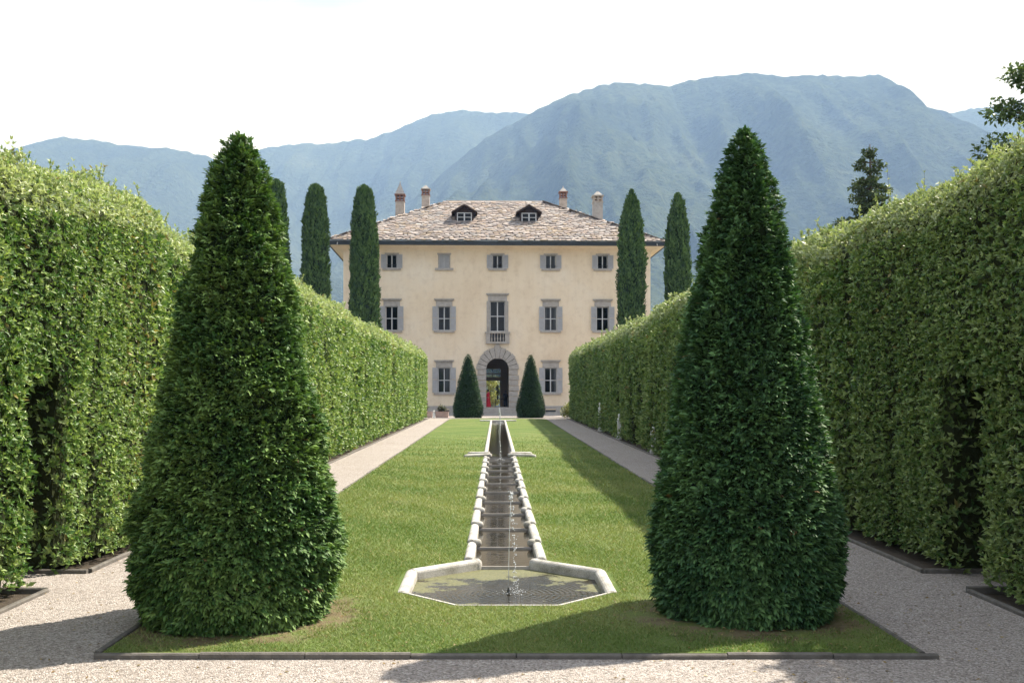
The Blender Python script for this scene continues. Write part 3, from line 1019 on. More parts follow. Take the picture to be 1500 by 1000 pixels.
# ------------------------------------------------------------------ water jets
def jet(label, x, y, z0, h, n, spread, dr, lean=0.0, splash=0):
    t = thing('water_jet', label, 'water jet', (x, y, z0))
    MB().lathe(0, 0, [(0.02, -0.12), (0.02, 0.03), (0.011, 0.05), (0.011, 0.075)], 8).build('nozzle', M['nozzle'], t, True)
    pts = [(0, 0, 0.07)] + [(lean * u * u, 0, 0.07 + (h - 0.07) * u) for u in (0.25, 0.5, 0.75, 0.95)]
    MB().tube(pts, [0.005, 0.0045, 0.004, 0.004, 0.003], 6).build('stream', M['drops'], t, True)
    m = MB()
    ico = [(0, 0, -1), (0.72, -0.53, -0.45), (-0.28, -0.85, -0.45), (-0.89, 0, -0.45), (-0.28, 0.85, -0.45), (0.72, 0.53, -0.45), (0.28, -0.85, 0.45), (-0.72, -0.53, 0.45), (-0.72, 0.53, 0.45), (0.28, 0.85, 0.45), (0.89, 0, 0.45), (0, 0, 1)]
    icf = [(0, 1, 2), (1, 0, 5), (0, 2, 3), (0, 3, 4), (0, 4, 5), (1, 5, 10), (2, 1, 6), (3, 2, 7), (4, 3, 8), (5, 4, 9), (1, 10, 6), (2, 6, 7), (3, 7, 8), (4, 8, 9), (5, 9, 10), (6, 10, 11), (7, 6, 11), (8, 7, 11), (9, 8, 11), (10, 9, 11)]
    for i in range(n):
        u = random.random() ** 0.8
        r = dr * random.uniform(0.5, 1.25)
        off = lean + spread * (1 - u) * 1.2
        c = (off + random.gauss(0, spread * 0.35), random.gauss(0, spread * 0.5), h * u)
        m.add([(c[0] + a * r, c[1] + b * r, c[2] + d * r * 1.5) for a, b, d in ico], icf)
    for i in range(int(n * 0.25)):
        r = dr * random.uniform(0.8, 1.5)
        c = (lean + random.gauss(0, 0.012), random.gauss(0, 0.012), h * random.uniform(0.93, 1.01))
        m.add([(c[0] + a * r, c[1] + b * r, c[2] + d * r) for a, b, d in ico], icf)
    for i in range(splash):
        a_ = random.random() * 6.283; rr = abs(random.gauss(0, 0.1)) + 0.02
        r = dr * random.uniform(0.4, 1.2)
        c = (lean * 1.5 + rr * math.cos(a_), rr * math.sin(a_) * 0.7, random.uniform(0.0, 0.09) * math.exp(-rr * 5))
        m.add([(c[0] + p * r, c[1] + q * r, c[2] + d * r) for p, q, d in ico], icf)
    tag(m.build('droplets', M['drops'], t, True), kind='stuff')
jet('thin water jet rising from the octagonal basin', JET[0], JET[1], zb, 1.16, 120, 0.05, 0.0062, 0.03, 90)
jet('short water jet at the cross stones below the upper channel', 0.0, 32.2, gzf(32.2) - 0.04, 0.62, 26, 0.03, 0.012, 0.0, 40)
jet('water jet at the head of the upper channel before the villa', 0.08, 66.6, gzf(66.6) - 0.01, 0.95, 60, 0.06, 0.026, 0.0, 50)

# ------------------------------------------------------------------ hedges
H_HEDGE = 5.0
def make_hedge(s, label, niches, clefts, shade):
    root = thing('clipped_hedge', label, 'hedge', (s * 6.6, 30, gzf(30)))
    inv = Matrix.Translation(Vector((-s * 6.6, -30, -gzf(30))))
    XI, TH, Y0, Y1 = 5.42, 2.5, 2.0, 75.2
    rs = np.random.default_rng(50 + s)
    # random plant columns with soft joints between them
    cols = []
    y = Y0
    while y < Y1:
        y += rs.uniform(0.9, 1.9)
        kf = 0.3 if y < 20 else 1.0
        cols.append((y, kf * (rs.uniform(0.05, 0.18) if rs.random() < 0.7 else rs.uniform(0.22, 0.38)), rs.uniform(0.10, 0.2), rs.uniform(0.5, 0.95)))
    cols += clefts
    nz1 = smooth_noise(60 + s, 8, 0.9); nz2 = smooth_noise(70 + s, 10, 3.2)
    def offset(yy, zz):
        o = 0.07 * nz1(yy, zz) + 0.045 * nz2(yy, zz)
        for (yb, A, w, hz) in cols:
            o = o - A * np.exp(-((yy - yb) / w) ** 2) * np.clip((hz * H_HEDGE - zz) / 0.8 + 0.5, 0, 1)
        return o
    def hloc(yy):
        return H_HEDGE + 0.10 * nz1(yy, 0 * yy) + np.clip((yy - 20) / 10, 0, 1) * np.clip((40 - yy) / 10, 0, 1) * 0.18
    def niche_mask(yy, zz):
        k = np.zeros(len(yy), bool)
        for (a, b, top, dep) in niches:
            k |= (yy > a) & (yy < b) & (zz < top - 1.2 * ((yy - (a + b) / 2) / (b - a)) ** 2)
        return k
    rad = 0.55
    P_, N_, S_, T_ = [], [], [], []
    bands = ((2.0, 9.0, 60, 0.10), (9.0, 15.0, 440, 0.057), (15.0, 22.0, 190, 0.082), (22.0, 32.0, 140, 0.095), (32.0, 48.0, 95, 0.115), (48.0, 75.2, 60, 0.135))
    for (ya, yb, dens, size) in bands:
        # inner face, shoulder, top, outer face, near end
        for (part, length, f) in (('face', H_HEDGE - rad, 1.0), ('shoulder', rad * 1.57, 1.25), ('top', TH - rad, 0.6), ('outer', H_HEDGE, 0.12)):
            n = int((yb - ya) * length * dens * f)
            yy = rng.uniform(ya, yb, n)
            h = hloc(yy)
            if part == 'face':
                zz = rng.uniform(0.02, 1, n) * (h - rad)
                o = offset(yy, zz)
                x = XI - o
                keep = ~niche_mask(yy, zz)
                N = np.stack([-np.ones(n), 0 * x, 0 * x], axis=1)
            elif part == 'shoulder':
                t = rng.uniform(0, math.pi / 2, n)
                o = offset(yy, h - rad + 0 * t)
                zz = h - rad + rad * np.sin(t) + rng.normal(size=n) * 0.04
                x = XI - o + rad * (1 - np.cos(t))
                keep = np.ones(n, bool)
                N = np.stack([-np.cos(t), 0 * t, np.sin(t)], axis=1)
            elif part == 'top':
                x = rng.uniform(XI + rad, XI + TH, n)
                zz = h + 0.12 * nz2(yy, x) + rng.exponential(0.05, n)
                keep = np.ones(n, bool)
                N = np.stack([0 * x, 0 * x, np.ones(n)], axis=1)
            else:
                x = np.full(n, XI + TH); zz = rng.uniform(0.02, 1, n) * h
                keep = np.ones(n, bool)
                N = np.stack([np.ones(n), 0 * x, 0 * x], axis=1)
            depth = rng.exponential(0.075, n)
            P = np.stack([x, yy, zz], axis=1) - N * depth[:, None] + N * 0.04
            P_.append(P[keep]); N_.append(N[keep]); S_.append(np.full(keep.sum(), size)); T_.append(np.full(keep.sum(), 1.0 if part in ('top', 'shoulder') else 0.0))
    # niche walls and near end
    for (a, b, top, dep) in niches:
        dens = 110 if a < 20 else 40
        size = 0.08 if a < 20 else 0.12
        for (yy0, ny) in ((a, 1.0), (b, -1.0)):
            n = int(dep * top * dens)
            x = rng.uniform(XI, XI + dep, n); zz = rng.uniform(0.02, top, n)
            P_.append(np.stack([x, yy0 + rng.normal(size=n) * 0.05, zz], axis=1)); N_.append(np.stack([0 * x, np.full(n, ny), 0 * x], axis=1)); S_.append(np.full(n, size)); T_.append(np.zeros(n))
        n = int((b - a) * top * dens)
        P_.append(np.stack([XI + dep + rng.normal(size=n) * 0.05, rng.uniform(a, b, n), rng.uniform(0.02, top + 0.2, n)], axis=1)); N_.append(np.tile([[-1.0, 0, 0]], (n, 1))); S_.append(np.full(n, size)); T_.append(np.zeros(n))
        n = int((b - a) * dep * dens)
        P_.append(np.stack([rng.uniform(XI, XI + dep, n), rng.uniform(a, b, n), top - 0.1 + rng.normal(size=n) * 0.08], axis=1)); N_.append(np.tile([[0.0, 0, -1.0]], (n, 1))); S_.append(np.full(n, size)); T_.append(np.zeros(n))
    for (yy0, ny, d_, sz_) in ((Y1, 1.0, 26, 0.2),):
        n = int(TH * H_HEDGE * d_)
        x = rng.uniform(XI, XI + TH, n)
        P_.append(np.stack([x, np.full(n, yy0), rng.uniform(0.02, H_HEDGE, n)], axis=1)); N_.append(np.stack([0 * x, np.full(n, ny), 0 * x], axis=1)); S_.append(np.full(n, sz_)); T_.append(np.zeros(n))
    # taller soft shoots standing out of the top
    stems = MB()
    def shoots(n, ylo, yhi, hmax, sz):
        yy = rng.uniform(ylo, yhi, n); x = XI + rng.uniform(0.2, 1.6, n); hh = hmax * (0.25 + 0.75 * rng.random(n) ** 2)
        k = 7
        hl0 = hloc(yy)
        if ylo < 34:
            for q in range(n):
                st_ = [(s * (x[q] + 0.12 * u * math.sin(yy[q] * 37)) - s * 6.6, yy[q] + 0.1 * u * math.cos(x[q] * 91) - 30, gzf(yy[q]) - gzf(30) + hl0[q] - 0.25 * (u == 0) + hh[q] * u) for u in (0, 0.5, 0.97)]
                stems.tube(st_, [0.006, 0.004, 0.002], 3)
        for j in range(k):
            u = (j + 0.5) / k
            P_.append(np.stack([x + 0.12 * u * np.sin(yy * 37), yy + 0.1 * u * np.cos(x * 91), hloc(yy) + hh * u], axis=1))
            N_.append(np.tile([[0.0, 0, 1.0]], (n, 1))); S_.append(np.full(n, sz * 0.8)); T_.append(np.full(n, 1.0))
    shoots(150, 9, 18, 0.32, 0.06); shoots(11, 10, 17, 0.8, 0.06); shoots(220, 18, 34, 0.34, 0.085); shoots(260, 34, 74, 0.36, 0.12)
    tag(stems.build('shoot_stems', M['bark'], root), kind='stuff')
    P = np.concatenate(P_); N = np.concatenate(N_); S = np.concatenate(S_); T = np.concatenate(T_)
    P[:, 0] *= s; N[:, 0] *= s
    P[:, 2] += gz(P[:, 1])
    # every point is a rosette of a few leaves
    k = 5
    n = len(P)
    axis = unit(N * 0.8 + np.array([[0, 0, 0.55]]) + rng.normal(size=(n, 3)) * 0.42)
    pb = (smooth_noise(80 + s, 9, 0.8)(P[:, 1], P[:, 2]) * 0.5 + 0.5)[:, None]
    br = smooth_noise(90 + s, 9, 2.4)(P[:, 1], P[:, 2] * 0.35)[:, None]
    c0 = np.array([[0.082, 0.170, 0.042]]); c1 = np.array([[0.35, 0.435, 0.165]]); c2 = np.array([[0.47, 0.51, 0.31]]); c3 = np.array([[0.28, 0.235, 0.09]])
    mixv = np.clip(0.45 + 0.25 * (pb - 0.5) + rng.normal(size=(n, 1)) * 0.33, 0, 1)
    ccol = c0 * (1 - mixv) + c1 * mixv
    tn = np.clip(T[:, None] * (0.65 + 0.3 * rng.normal(size=(n, 1))), 0, 1)
    ccol = ccol * (1 - tn) + c2 * tn
    dry = (rng.random((n, 1)) < np.clip(0.02 + 0.10 * (br - 0.9), 0.006, 0.2))
    ccol = np.where(dry, c3, ccol) * (0.82 if shade else 1.0)  # same leaves on both hedges; shade painted darker into the shaded one
    V_, F_, C_ = [], [], []
    vo = 0
    zs = N[:, 2] * 0
    t1 = unit(np.cross(axis, np.array([[0.31, 0.52, 0.8]]))); t2 = np.cross(axis, t1)
    for j in range(k):
        a = 2 * math.pi * (j * 1.618 + 0.9 * rng.random(n)) / k * 1.3
        rad_ = t1 * np.cos(a)[:, None] + t2 * np.sin(a)[:, None]
        el = rng.uniform(0.35, 1.5, n)[:, None]
        d = unit(rad_ * np.clip(1 - el * 0.5, 0.25, 1) + axis * el * 0.75)
        nr = unit(axis * 1.0 - rad_ * el + rng.normal(size=(n, 3)) * 0.2)
        L = S * rng.uniform(0.65, 1.45, n)
        cc = ccol * rng.uniform(0.75, 1.25, (n, 1))
        v, f, c = leaf_geo(P, d, nr, L, L * rng.uniform(0.36, 0.5, n), cc)
        V_.append(v); F_.append(f + vo); C_.append(c); vo += len(v)
    V = np.concatenate(V_)
    V = V - np.array([[s * 6.6, 30, gzf(30)]])
    fo = np_mesh('foliage', V, np.concatenate(F_), M['leaf'], root, np.concatenate(C_))
    tag(fo, kind='stuff')
    # inner twig mass in blocks so the niches stay hollow, following the same undulation
    core = MB()
    def block(y0, y1, xi, xo, z0f, top):
        ny = max(2, int((y1 - y0) / 0.35)); nz = 9
        ysl = np.linspace(y0, y1, ny)
        o = len(core.v)
        for yv in ysl:
            g = gzf(yv)
            for q in range(nz):
                zz = z0f + (top - z0f) * q / (nz - 1)
                of = float(offset(np.array([yv]), np.array([zz]))[0])
                sh = max(0.0, zz - (H_HEDGE - 0.75))
                core.v.append((s * (xi + 0.2 - of + sh * sh * 0.8), yv, g + zz))
            core.v.append((s * xo, yv, g + top)); core.v.append((s * xo, yv, g + z0f))
        kk = nz + 2
        for i in range(ny - 1):
            for q in range(kk):
                q2 = (q + 1) % kk
                core.f.append((o + i * kk + q, o + i * kk + q2, o + (i + 1) * kk + q2, o + (i + 1) * kk + q))
        core.f.append(tuple(o + q for q in range(kk)))
        core.f.append(tuple(o + (ny - 1) * kk + q for q in range(kk))[::-1])
    edge = Y0 + 0.2
    for (a, b, top, dep) in sorted(niches):
        block(edge, a - 0.12, XI, XI + TH - 0.1, 0.05, H_HEDGE - 0.12)
        block(a - 0.12, b + 0.12, XI, XI + TH - 0.1, top + 0.1, H_HEDGE - 0.12)
        block(a - 0.12, b + 0.12, XI + dep, XI + TH - 0.1, 0.05, top + 0.1)
        edge = b + 0.12
    block(edge, Y1 - 0.15, XI, XI + TH - 0.1, 0.05, H_HEDGE - 0.12)
    core.v = [(x - s * 6.6, y - 30, z - gzf(30)) for x, y, z in core.v]
    core.build('branches', M['twigs'], root, fix=True)

HERMS = [(35.0, 0.95), (44.7, 1.15), (53.0, 1.55)]
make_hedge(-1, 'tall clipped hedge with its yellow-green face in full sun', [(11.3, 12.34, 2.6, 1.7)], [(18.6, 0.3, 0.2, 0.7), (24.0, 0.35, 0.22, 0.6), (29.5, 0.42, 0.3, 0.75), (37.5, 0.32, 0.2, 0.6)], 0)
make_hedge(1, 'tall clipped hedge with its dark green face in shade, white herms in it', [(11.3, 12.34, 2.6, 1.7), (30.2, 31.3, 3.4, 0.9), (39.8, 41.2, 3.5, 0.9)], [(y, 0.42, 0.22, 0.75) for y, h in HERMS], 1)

# ------------------------------------------------------------------ white herms along the shaded hedge
for i, (y, h) in enumerate(HERMS):
    wd = ['pale stone herm in the shaded hedge, shortest of the three', 'pale stone herm in the shaded hedge, middle one of the three', 'pale stone herm in the shaded hedge, tallest of the three'][i]
    t = thing('stone_herm', wd, 'statue', (5.40, y, gzf(y) - 0.01), 0, 'white herms along the shaded hedge')
    t.scale = (0.75, 0.75, 1.0)
    MB().box(-0.15, 0.15, -0.15, 0.15, 0, 0.1).box(-0.12, 0.12, -0.12, 0.12, 0.1, 0.17).build('base', M['marble'], t)
    ph = h * 0.7
    m = MB(); a, b = 0.075, 0.11
    m.add([(-a, -a, 0.17), (a, -a, 0.17), (a, a, 0.17), (-a, a, 0.17), (-b, -b, ph), (b, -b, ph), (b, b, ph), (-b, b, ph)], [(0, 3, 2, 1), (4, 5, 6, 7), (0, 1, 5, 4), (1, 2, 6, 5), (2, 3, 7, 6), (3, 0, 4, 7)])
    m.build('pillar', M['marble'], t)
    MB().box(-0.13, 0.13, -0.13, 0.13, ph, ph + 0.05).build('capital', M['marble'], t)
    q = h - ph - 0.05
    MB().lathe(0, 0, [(0.06, ph + 0.05), (0.115, ph + 0.05 + q * 0.12), (0.12, ph + 0.05 + q * 0.3), (0.05, ph + 0.05 + q * 0.42), (0.05, ph + 0.05 + q * 0.5), (0.075, ph + 0.05 + q * 0.62), (0.085, ph + 0.05 + q * 0.8), (0.06, ph + 0.05 + q * 0.95), (0.02, ph + 0.05 + q)], 12, 1, 0.85).build('bust', M['marble'], t, True)

# ------------------------------------------------------------------ topiary cones
CONE_PROF = [(0.0, 0.86), (0.03, 0.92), (0.08, 0.965), (0.15, 0.99), (0.2, 0.975), (0.285, 0.885), (0.494, 0.69), (0.704, 0.50), (0.86, 0.345), (0.92, 0.265), (0.965, 0.18), (0.985, 0.12), (1.0, 0.04)]
def cone_r(t):
    return np.interp(t, [p[0] for p in CONE_PROF], [p[1] for p in CONE_PROF])
def topiary(label, x, y, Rm, H, dens, size, seed, pairs, col0, col1, z_lift=0.05):
    z0 = gzf(y) + LZ * 0
    root = thing('topiary_yew', label, 'topiary', (x, y, z0), 0, 'clipped yew cones on the lawn axis')
    MB().tube([(0, 0, -0.1), (0.01, 0, 0.3), (0, 0.01, H * 0.55), (0, 0, H * 0.93)], [0.11, 0.085, 0.05, 0.012], 10).build('trunk', M['bark'], root, True)
    nzA = smooth_noise(seed, 12, 2.6); nzB = smooth_noise(seed + 1, 14, 7.0)
    def disp(a, z):
        return 0.03 * nzA(a * 1.2, z) + 0.035 * nzB(a * 1.2, z * 1.4)
    # sampled by area
    tt = np.linspace(0, 1, 400); rr = cone_r(tt) * Rm
    w = rr + 0.04
    cdf = np.cumsum(w); cdf /= cdf[-1]
    area = 2 * math.pi * np.mean(rr) * H * 1.03
    n = int(area * dens)
    t = np.interp(rng.random(n), cdf, tt)
    a = rng.uniform(-math.pi, math.pi, n)
    z = t * H
    dr = (cone_r(np.clip(t + 0.01, 0, 1)) - cone_r(np.clip(t - 0.01, 0, 1))) * Rm / (0.02 * H)
    N = unit(np.stack([np.cos(a), np.sin(a), -np.clip(dr, -3, 3)], axis=1))
    r = cone_r(t) * Rm + disp(a, z) - rng.exponential(0.05, n) - size * 0.4
    r = np.maximum(r, 0.0)
    P = np.stack([r * np.cos(a), r * np.sin(a), z + z_lift * (1 - t)], axis=1)
    L = size * rng.uniform(0.7, 1.35, n) * (1 - 0.25 * t)
    up = np.array([[0, 0, 1.0]])
    low = np.clip(1 - t * 2.2, 0, 1)[:, None]
    d = unit(N * 0.85 + up * (0.22 - 0.28 * low) + rng.normal(size=(n, 3)) * 0.36)
    nr = unit(N * 0.55 + up * 0.75 + rng.normal(size=(n, 3)) * 0.3)
    mx = np.clip(0.4 + 0.22 * nzA(a * 2 + 3, z * 1.5) + rng.normal(size=n) * 0.28, 0, 1)[:, None]
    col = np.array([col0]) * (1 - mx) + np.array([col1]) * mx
    dead = rng.random((n, 1)) < 0.002
    col = np.where(dead, np.array([[0.17, 0.11, 0.045]]), col)
    V, F, Cc = shoot_geo(P, d, nr, L, col) if pairs > 1 else spray_geo(P, d, nr, L, col, pairs)
    tag(np_mesh('foliage', V, F, M['yew'], root, Cc), kind='stuff')
    # twig body inside
    seg, rows = 40, 36
    vs, fs = [], []
    for i in range(rows):
        q = i / (rows - 1)
        for k in range(seg):
            aa = 2 * math.pi * k / seg
            aw = aa if aa <= math.pi else aa - 2 * math.pi
            rr_ = max(0.01, float(cone_r(q)) * Rm * 0.97 - min(size, 0.11) * 0.8 + float(disp(aw, q * H)))
            vs.append((rr_ * math.cos(aa), rr_ * math.sin(aa), z_lift + q * (H - z_lift - 0.1)))
    for i in range(rows - 1):
        for k in range(seg):
            j = (k + 1) % seg
            fs.append((i * seg + k, i * seg + j, (i + 1) * seg + j, (i + 1) * seg + k))
    fs.append(tuple(range(seg - 1, -1, -1)))
    MB().add(vs, fs).build('branches', M['yewcore'], root)
    return root
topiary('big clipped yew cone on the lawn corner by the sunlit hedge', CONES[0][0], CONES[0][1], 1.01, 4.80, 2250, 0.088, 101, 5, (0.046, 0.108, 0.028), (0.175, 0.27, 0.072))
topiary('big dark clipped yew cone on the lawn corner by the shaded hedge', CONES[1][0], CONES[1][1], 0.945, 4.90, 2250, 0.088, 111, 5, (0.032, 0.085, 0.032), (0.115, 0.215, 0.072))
topiary('distant clipped yew cone before the villa, on the sunlit hedge side', FAR_CONES[0][0], FAR_CONES[0][1], 1.16, 4.95, 700, 0.15, 121, 1, (0.016, 0.045, 0.014), (0.045, 0.10, 0.028))
topiary('distant clipped yew cone before the villa, on the shaded hedge side', FAR_CONES[1][0], FAR_CONES[1][1], 1.1, 4.9, 700, 0.15, 131, 1, (0.016, 0.045, 0.014), (0.045, 0.10, 0.028))
scene['cones_done'] = 1

# ------------------------------------------------------------------ cypresses
def cypress(label, x, y, H, Rm, seed, pointy):
    z0 = gzf(y) - 0.02
    root = thing('cypress_tree', label, 'tree', (x, y, z0), 0, 'columnar cypresses beside the villa')
    MB().tube([(0, 0, -0.2), (0, 0, 1.0), (0.05, 0, H * 0.5), (0, 0, H * 0.96)], [0.28, 0.22, 0.12, 0.02], 10).build('trunk', M['bark'], root, True)
    if pointy:
        pr = [(0.03, 0.6), (0.12, 0.95), (0.4, 1.0), (0.7, 0.95), (0.86, 0.8), (0.93, 0.55), (0.97, 0.3), (1.0, 0.04)]
    else:
        pr = [(0.03, 0.6), (0.12, 1.0), (0.4, 1.0), (0.7, 0.9), (0.88, 0.76), (0.95, 0.62), (0.985, 0.42), (1.0, 0.1)]
    def cr(t):
        return np.interp(t, [p[0] for p in pr], [p[1] for p in pr]) * Rm
    nz = smooth_noise(seed, 12, 1.5); nz2 = smooth_noise(seed + 1, 10, 3.5)
    n = 26000
    t = rng.uniform(0.03, 1, n) ** 0.9; a = rng.uniform(-math.pi, math.pi, n)
    r = np.maximum(0.0, cr(t) + 0.08 * nz(a * 1.6, t * H) + (0.12 if pointy else 0.09) * nz2(a * 3.2, t * H * 1.2) - rng.exponential(0.09, n) - 0.06)
    P = np.stack([r * np.cos(a), r * np.sin(a), t * H - 0.25], axis=1)
    N = np.stack([np.cos(a), np.sin(a), 0 * a], axis=1)
    d = unit(N * 0.45 + np.array([[0, 0, 0.9]]) + rng.normal(size=(n, 3)) * 0.3)
    L = rng.uniform(0.18, 0.42, n) * (1 - 0.2 * t)
    mx = np.clip(0.42 + 0.22 * nz2(a * 3.2, t * H * 1.2) + rng.normal(size=n) * 0.28, 0, 1)[:, None]
    col = np.array([[0.034, 0.076, 0.028]]) * (1 - mx) + np.array([[0.125, 0.205, 0.066]]) * mx
    V, F, Cc = leaf_geo(P, d, N + 0.4 * rng.normal(size=(n, 3)), L, L * 0.42, col)
    tag(np_mesh('crown', V, F, M['cypress'], root, Cc), kind='stuff')
    prof = [(max(0.02, float(cr(q)) * 0.93 - 0.1), q * H * 0.97) for q in np.linspace(0.03, 0.97, 24)]
    MB().lathe(0, 0, prof, 20).build('branches', M['yewcore'], root, True)
CY = 86.0
cypress('tall columnar cypress with rounded top, standing against the villa wall by the sunlit hedge', -11.55, CY, 20.1, 1.3, 201, False)
cypress('tall columnar cypress standing clear of the villa wall, second beyond the sunlit hedge', -15.75, CY, 20.2, 1.28, 211, False)
cypress('tall columnar cypress half hidden behind the sunlit yew cone', -19.15, CY, 20.6, 1.25, 221, False)
cypress('tall pointed cypress standing against the villa wall by the shaded hedge', 11.55, CY, 19.7, 1.18, 231, True)
cypress('tall pointed cypress standing clear of the villa wall beyond the shaded hedge', 15.55, CY, 19.4, 1.1, 241, True)

# ------------------------------------------------------------------ other trees
def broad_cloud(root, centers, n, size, col0, col1, mat, flat=0.0):
    """leaf clumps spread round given centres (x,y,z,r)"""
    cs = np.array(centers); w = cs[:, 3] ** 2; w /= w.sum()
    i = rng.choice(len(cs), n, p=w)
    u = rnd(n) * (rng.random((n, 1)) ** 0.45) * cs[i, 3:4]
    u[:, 2] *= (1 - flat)
    P = cs[i, :3] + u
    d = unit(u / cs[i, 3:4] + rng.normal(size=(n, 3)) * 0.7)
    mx = rng.random((n, 1))
    col = np.array([col0]) * (1 - mx) + np.array([col1]) * mx
    L = size * rng.uniform(0.7, 1.4, n)
    V, F, Cc = leaf_geo(P, d, unit(np.array([[0, 0, 1.0]]) + rng.normal(size=(n, 3)) * 0.6), L, L * 0.55, col)
    return tag(np_mesh('crown', V, F, mat, root, Cc), kind='stuff')

def conifer(label, x, y, H, seed):
    rs = np.random.default_rng(seed)
    root = thing('conifer_tree', label, 'tree', (x, y, gzf(y) - 0.05))
    MB().tube([(0, 0, -0.2), (0, 0, H * 0.4), (0.1, 0, H * 0.8), (0.05, 0, H * 0.99)], [0.4, 0.3, 0.14, 0.02], 10).build('trunk', M['bark'], root, True)
    cen = []
    limbs = MB()
    z = H * 0.35
    while z < H * 0.985:
        t = (z / H - 0.35) / 0.65
        rad = (0.36 * (H - z) + 0.2) * rs.uniform(0.6, 1.2)
        a = rs.uniform(0, 6.283)
        nb = 3 if t < 0.8 else 2
        for k in range(nb):
            aa = a + k * 6.283 / nb + rs.uniform(-0.5, 0.5)
            rl = rad * rs.uniform(0.7, 1.1)
            e = (math.cos(aa) * rl, math.sin(aa) * rl, z - 0.12 * rl + 0.1)
            limbs.tube([(0, 0, z), (e[0] * 0.6, e[1] * 0.6, z + 0.06), e], [0.05, 0.035, 0.012], 5)
            for q in np.linspace(0.3, 1, 5):
                cen.append((e[0] * q, e[1] * q, z + (e[2] - z) * q, min(0.42, 0.14 + 0.22 * rad * 0.5) * (1.1 - abs(q - 0.6))))
        z += rs.uniform(0.28, 0.5)
    tag(limbs.build('limbs', M['bark'], root), kind='stuff')
    broad_cloud(root, cen, 15000, 0.24, (0.045, 0.075, 0.032), (0.13, 0.165, 0.065), M['cypress'], 0.45)
conifer('dark spreading conifer rising behind the shaded hedge', 24.6, 66.0, 18.7, 301)

def broadleaf(label, x, y, H, spread, seed, cols, n=7000, size=0.2):
    rs = np.random.default_rng(seed)
    root = thing('broadleaf_tree', label, 'tree', (x, y, gzf(y) - 0.05 if y < 150 else -3))
    MB().tube([(0, 0, -0.2), (0.1, 0, H * 0.25), (0.0, 0.1, H * 0.6), (0.1, 0, H * 0.9)], [0.32, 0.26, 0.14, 0.03], 10).build('trunk', M['bark'], root, True)
    limbs = MB(); cen = []
    for k in range(44):
        z = H * rs.uniform(0.3, 0.88)
        a = rs.uniform(0, 6.283)
        rl = spread * rs.uniform(0.5, 1.0) * (1.15 - abs(z / H - 0.55) * 1.3)
        e = (math.cos(a) * rl, math.sin(a) * rl, z + rl * rs.uniform(0.15, 0.6))
        limbs.tube([(0, 0, z), (e[0] * 0.5, e[1] * 0.5, z + 0.3 * (e[2] - z)), e], [0.08, 0.05, 0.012], 5)
        for q in (0.55, 0.8, 1.0):
            cen.append((e[0] * q + rs.normal() * 0.15, e[1] * q + rs.normal() * 0.15, z + (e[2] - z) * q, rs.uniform(0.4, 0.8) * spread / 3.5))
    tag(limbs.build('limbs', M['bark'], root), kind='stuff')
    broad_cloud(root, cen, n, size, cols[0], cols[1], M['leaf'], 0.2)
broadleaf('leafy broadleaf tree standing taller than the shaded hedge behind it', 22.0, 38.0, 16.0, 4.2, 311, ((0.04, 0.075, 0.022), (0.12, 0.17, 0.055)), 36000, 0.2)
G_ = ((0.05, 0.09, 0.025), (0.15, 0.19, 0.06))
tag(strip_sheet('gravel_terrace', M['gravel'], -20, 20, [117.5, 134], 0.0), kind='structure')

# ------------------------------------------------------------------ villa
VX, VY, VZ = 0.0, 97.2, 1.125
villa = thing('villa', 'large cream plastered villa with grey shutters and hipped stone slate roof', 'villa', (VX, VY, VZ), R(1.6))
HW = 15.0; VD = 19.8; WALL_T = 0.5
ZW = 15.85                     # top of the wall (local)
BAYS = [-10.3, -5.2, 0.0, 5.2, 10.3]
def zi(py):                    # picture row on the facade -> local height
    return 2.3 + (590 - py) / 15.0 - VZ
openings = []                  # (x0,x1,z0,z1)
TOPW = [(b - 0.5, b + 0.5, zi(393.2), zi(373.5)) for b in BAYS]
MIDW = [(b - 0.6, b + 0.6, zi(484), zi(449)) for b in BAYS if b]
MIDC = (-0.74, 0.74, zi(485.5), zi(441))
GNDW = [(b - 0.6, b + 0.6, zi(575), zi(538.5)) for b in BAYS if b]
DOOR_Z0 = 0.76; DR = 1.1; DSPR = zi(541)
DOORO = (-DR - 0.02, DR + 0.02, DOOR_Z0, DSPR + DR + 0.02)
openings = TOPW + MIDW + [MIDC] + GNDW + [DOORO]
VENTS = [(b - 0.5, b + 0.5, zi(603), zi(598.4)) for b in BAYS if b]

def wall_with_openings(m, x0, x1, z0, z1, ops, y, depth, flip=False):
    xs = sorted({x0, x1} | {o[0] for o in ops} | {o[1] for o in ops})
    zs = sorted({z0, z1} | {o[2] for o in ops} | {o[3] for o in ops})
    for i in range(len(xs) - 1):
        for k in range(len(zs) - 1):
            cx, cz = (xs[i] + xs[i + 1]) / 2, (zs[k] + zs[k + 1]) / 2
            if any(o[0] < cx < o[1] and o[2] < cz < o[3] for o in ops):
                continue
            for (yy, fl) in ((y, flip), (y + depth, not flip)):
                q = [(xs[i], yy, zs[k]), (xs[i + 1], yy, zs[k]), (xs[i + 1], yy, zs[k + 1]), (xs[i], yy, zs[k + 1])]
                m.add(q, [(0, 1, 2, 3)] if not fl else [(3, 2, 1, 0)])
    for (a, b, c, d) in ops:
        y0, y1 = y, y + depth
        m.add([(a, y0, c), (b, y0, c), (b, y0, d), (a, y0, d), (a, y1, c), (b, y1, c), (b, y1, d), (a, y1, d)],
              [(0, 4, 5, 1), (1, 5, 6, 2), (2, 6, 7, 3), (3, 7, 4, 0)])
BACKD = (-0.92, 0.92, DOOR_Z0, zi(557) * 0 + 3.85)
BACKP = [(-0.92, 0.92, 4.2, 4.55), (-0.92, 0.92, 4.68, 5.15)]
m = MB()
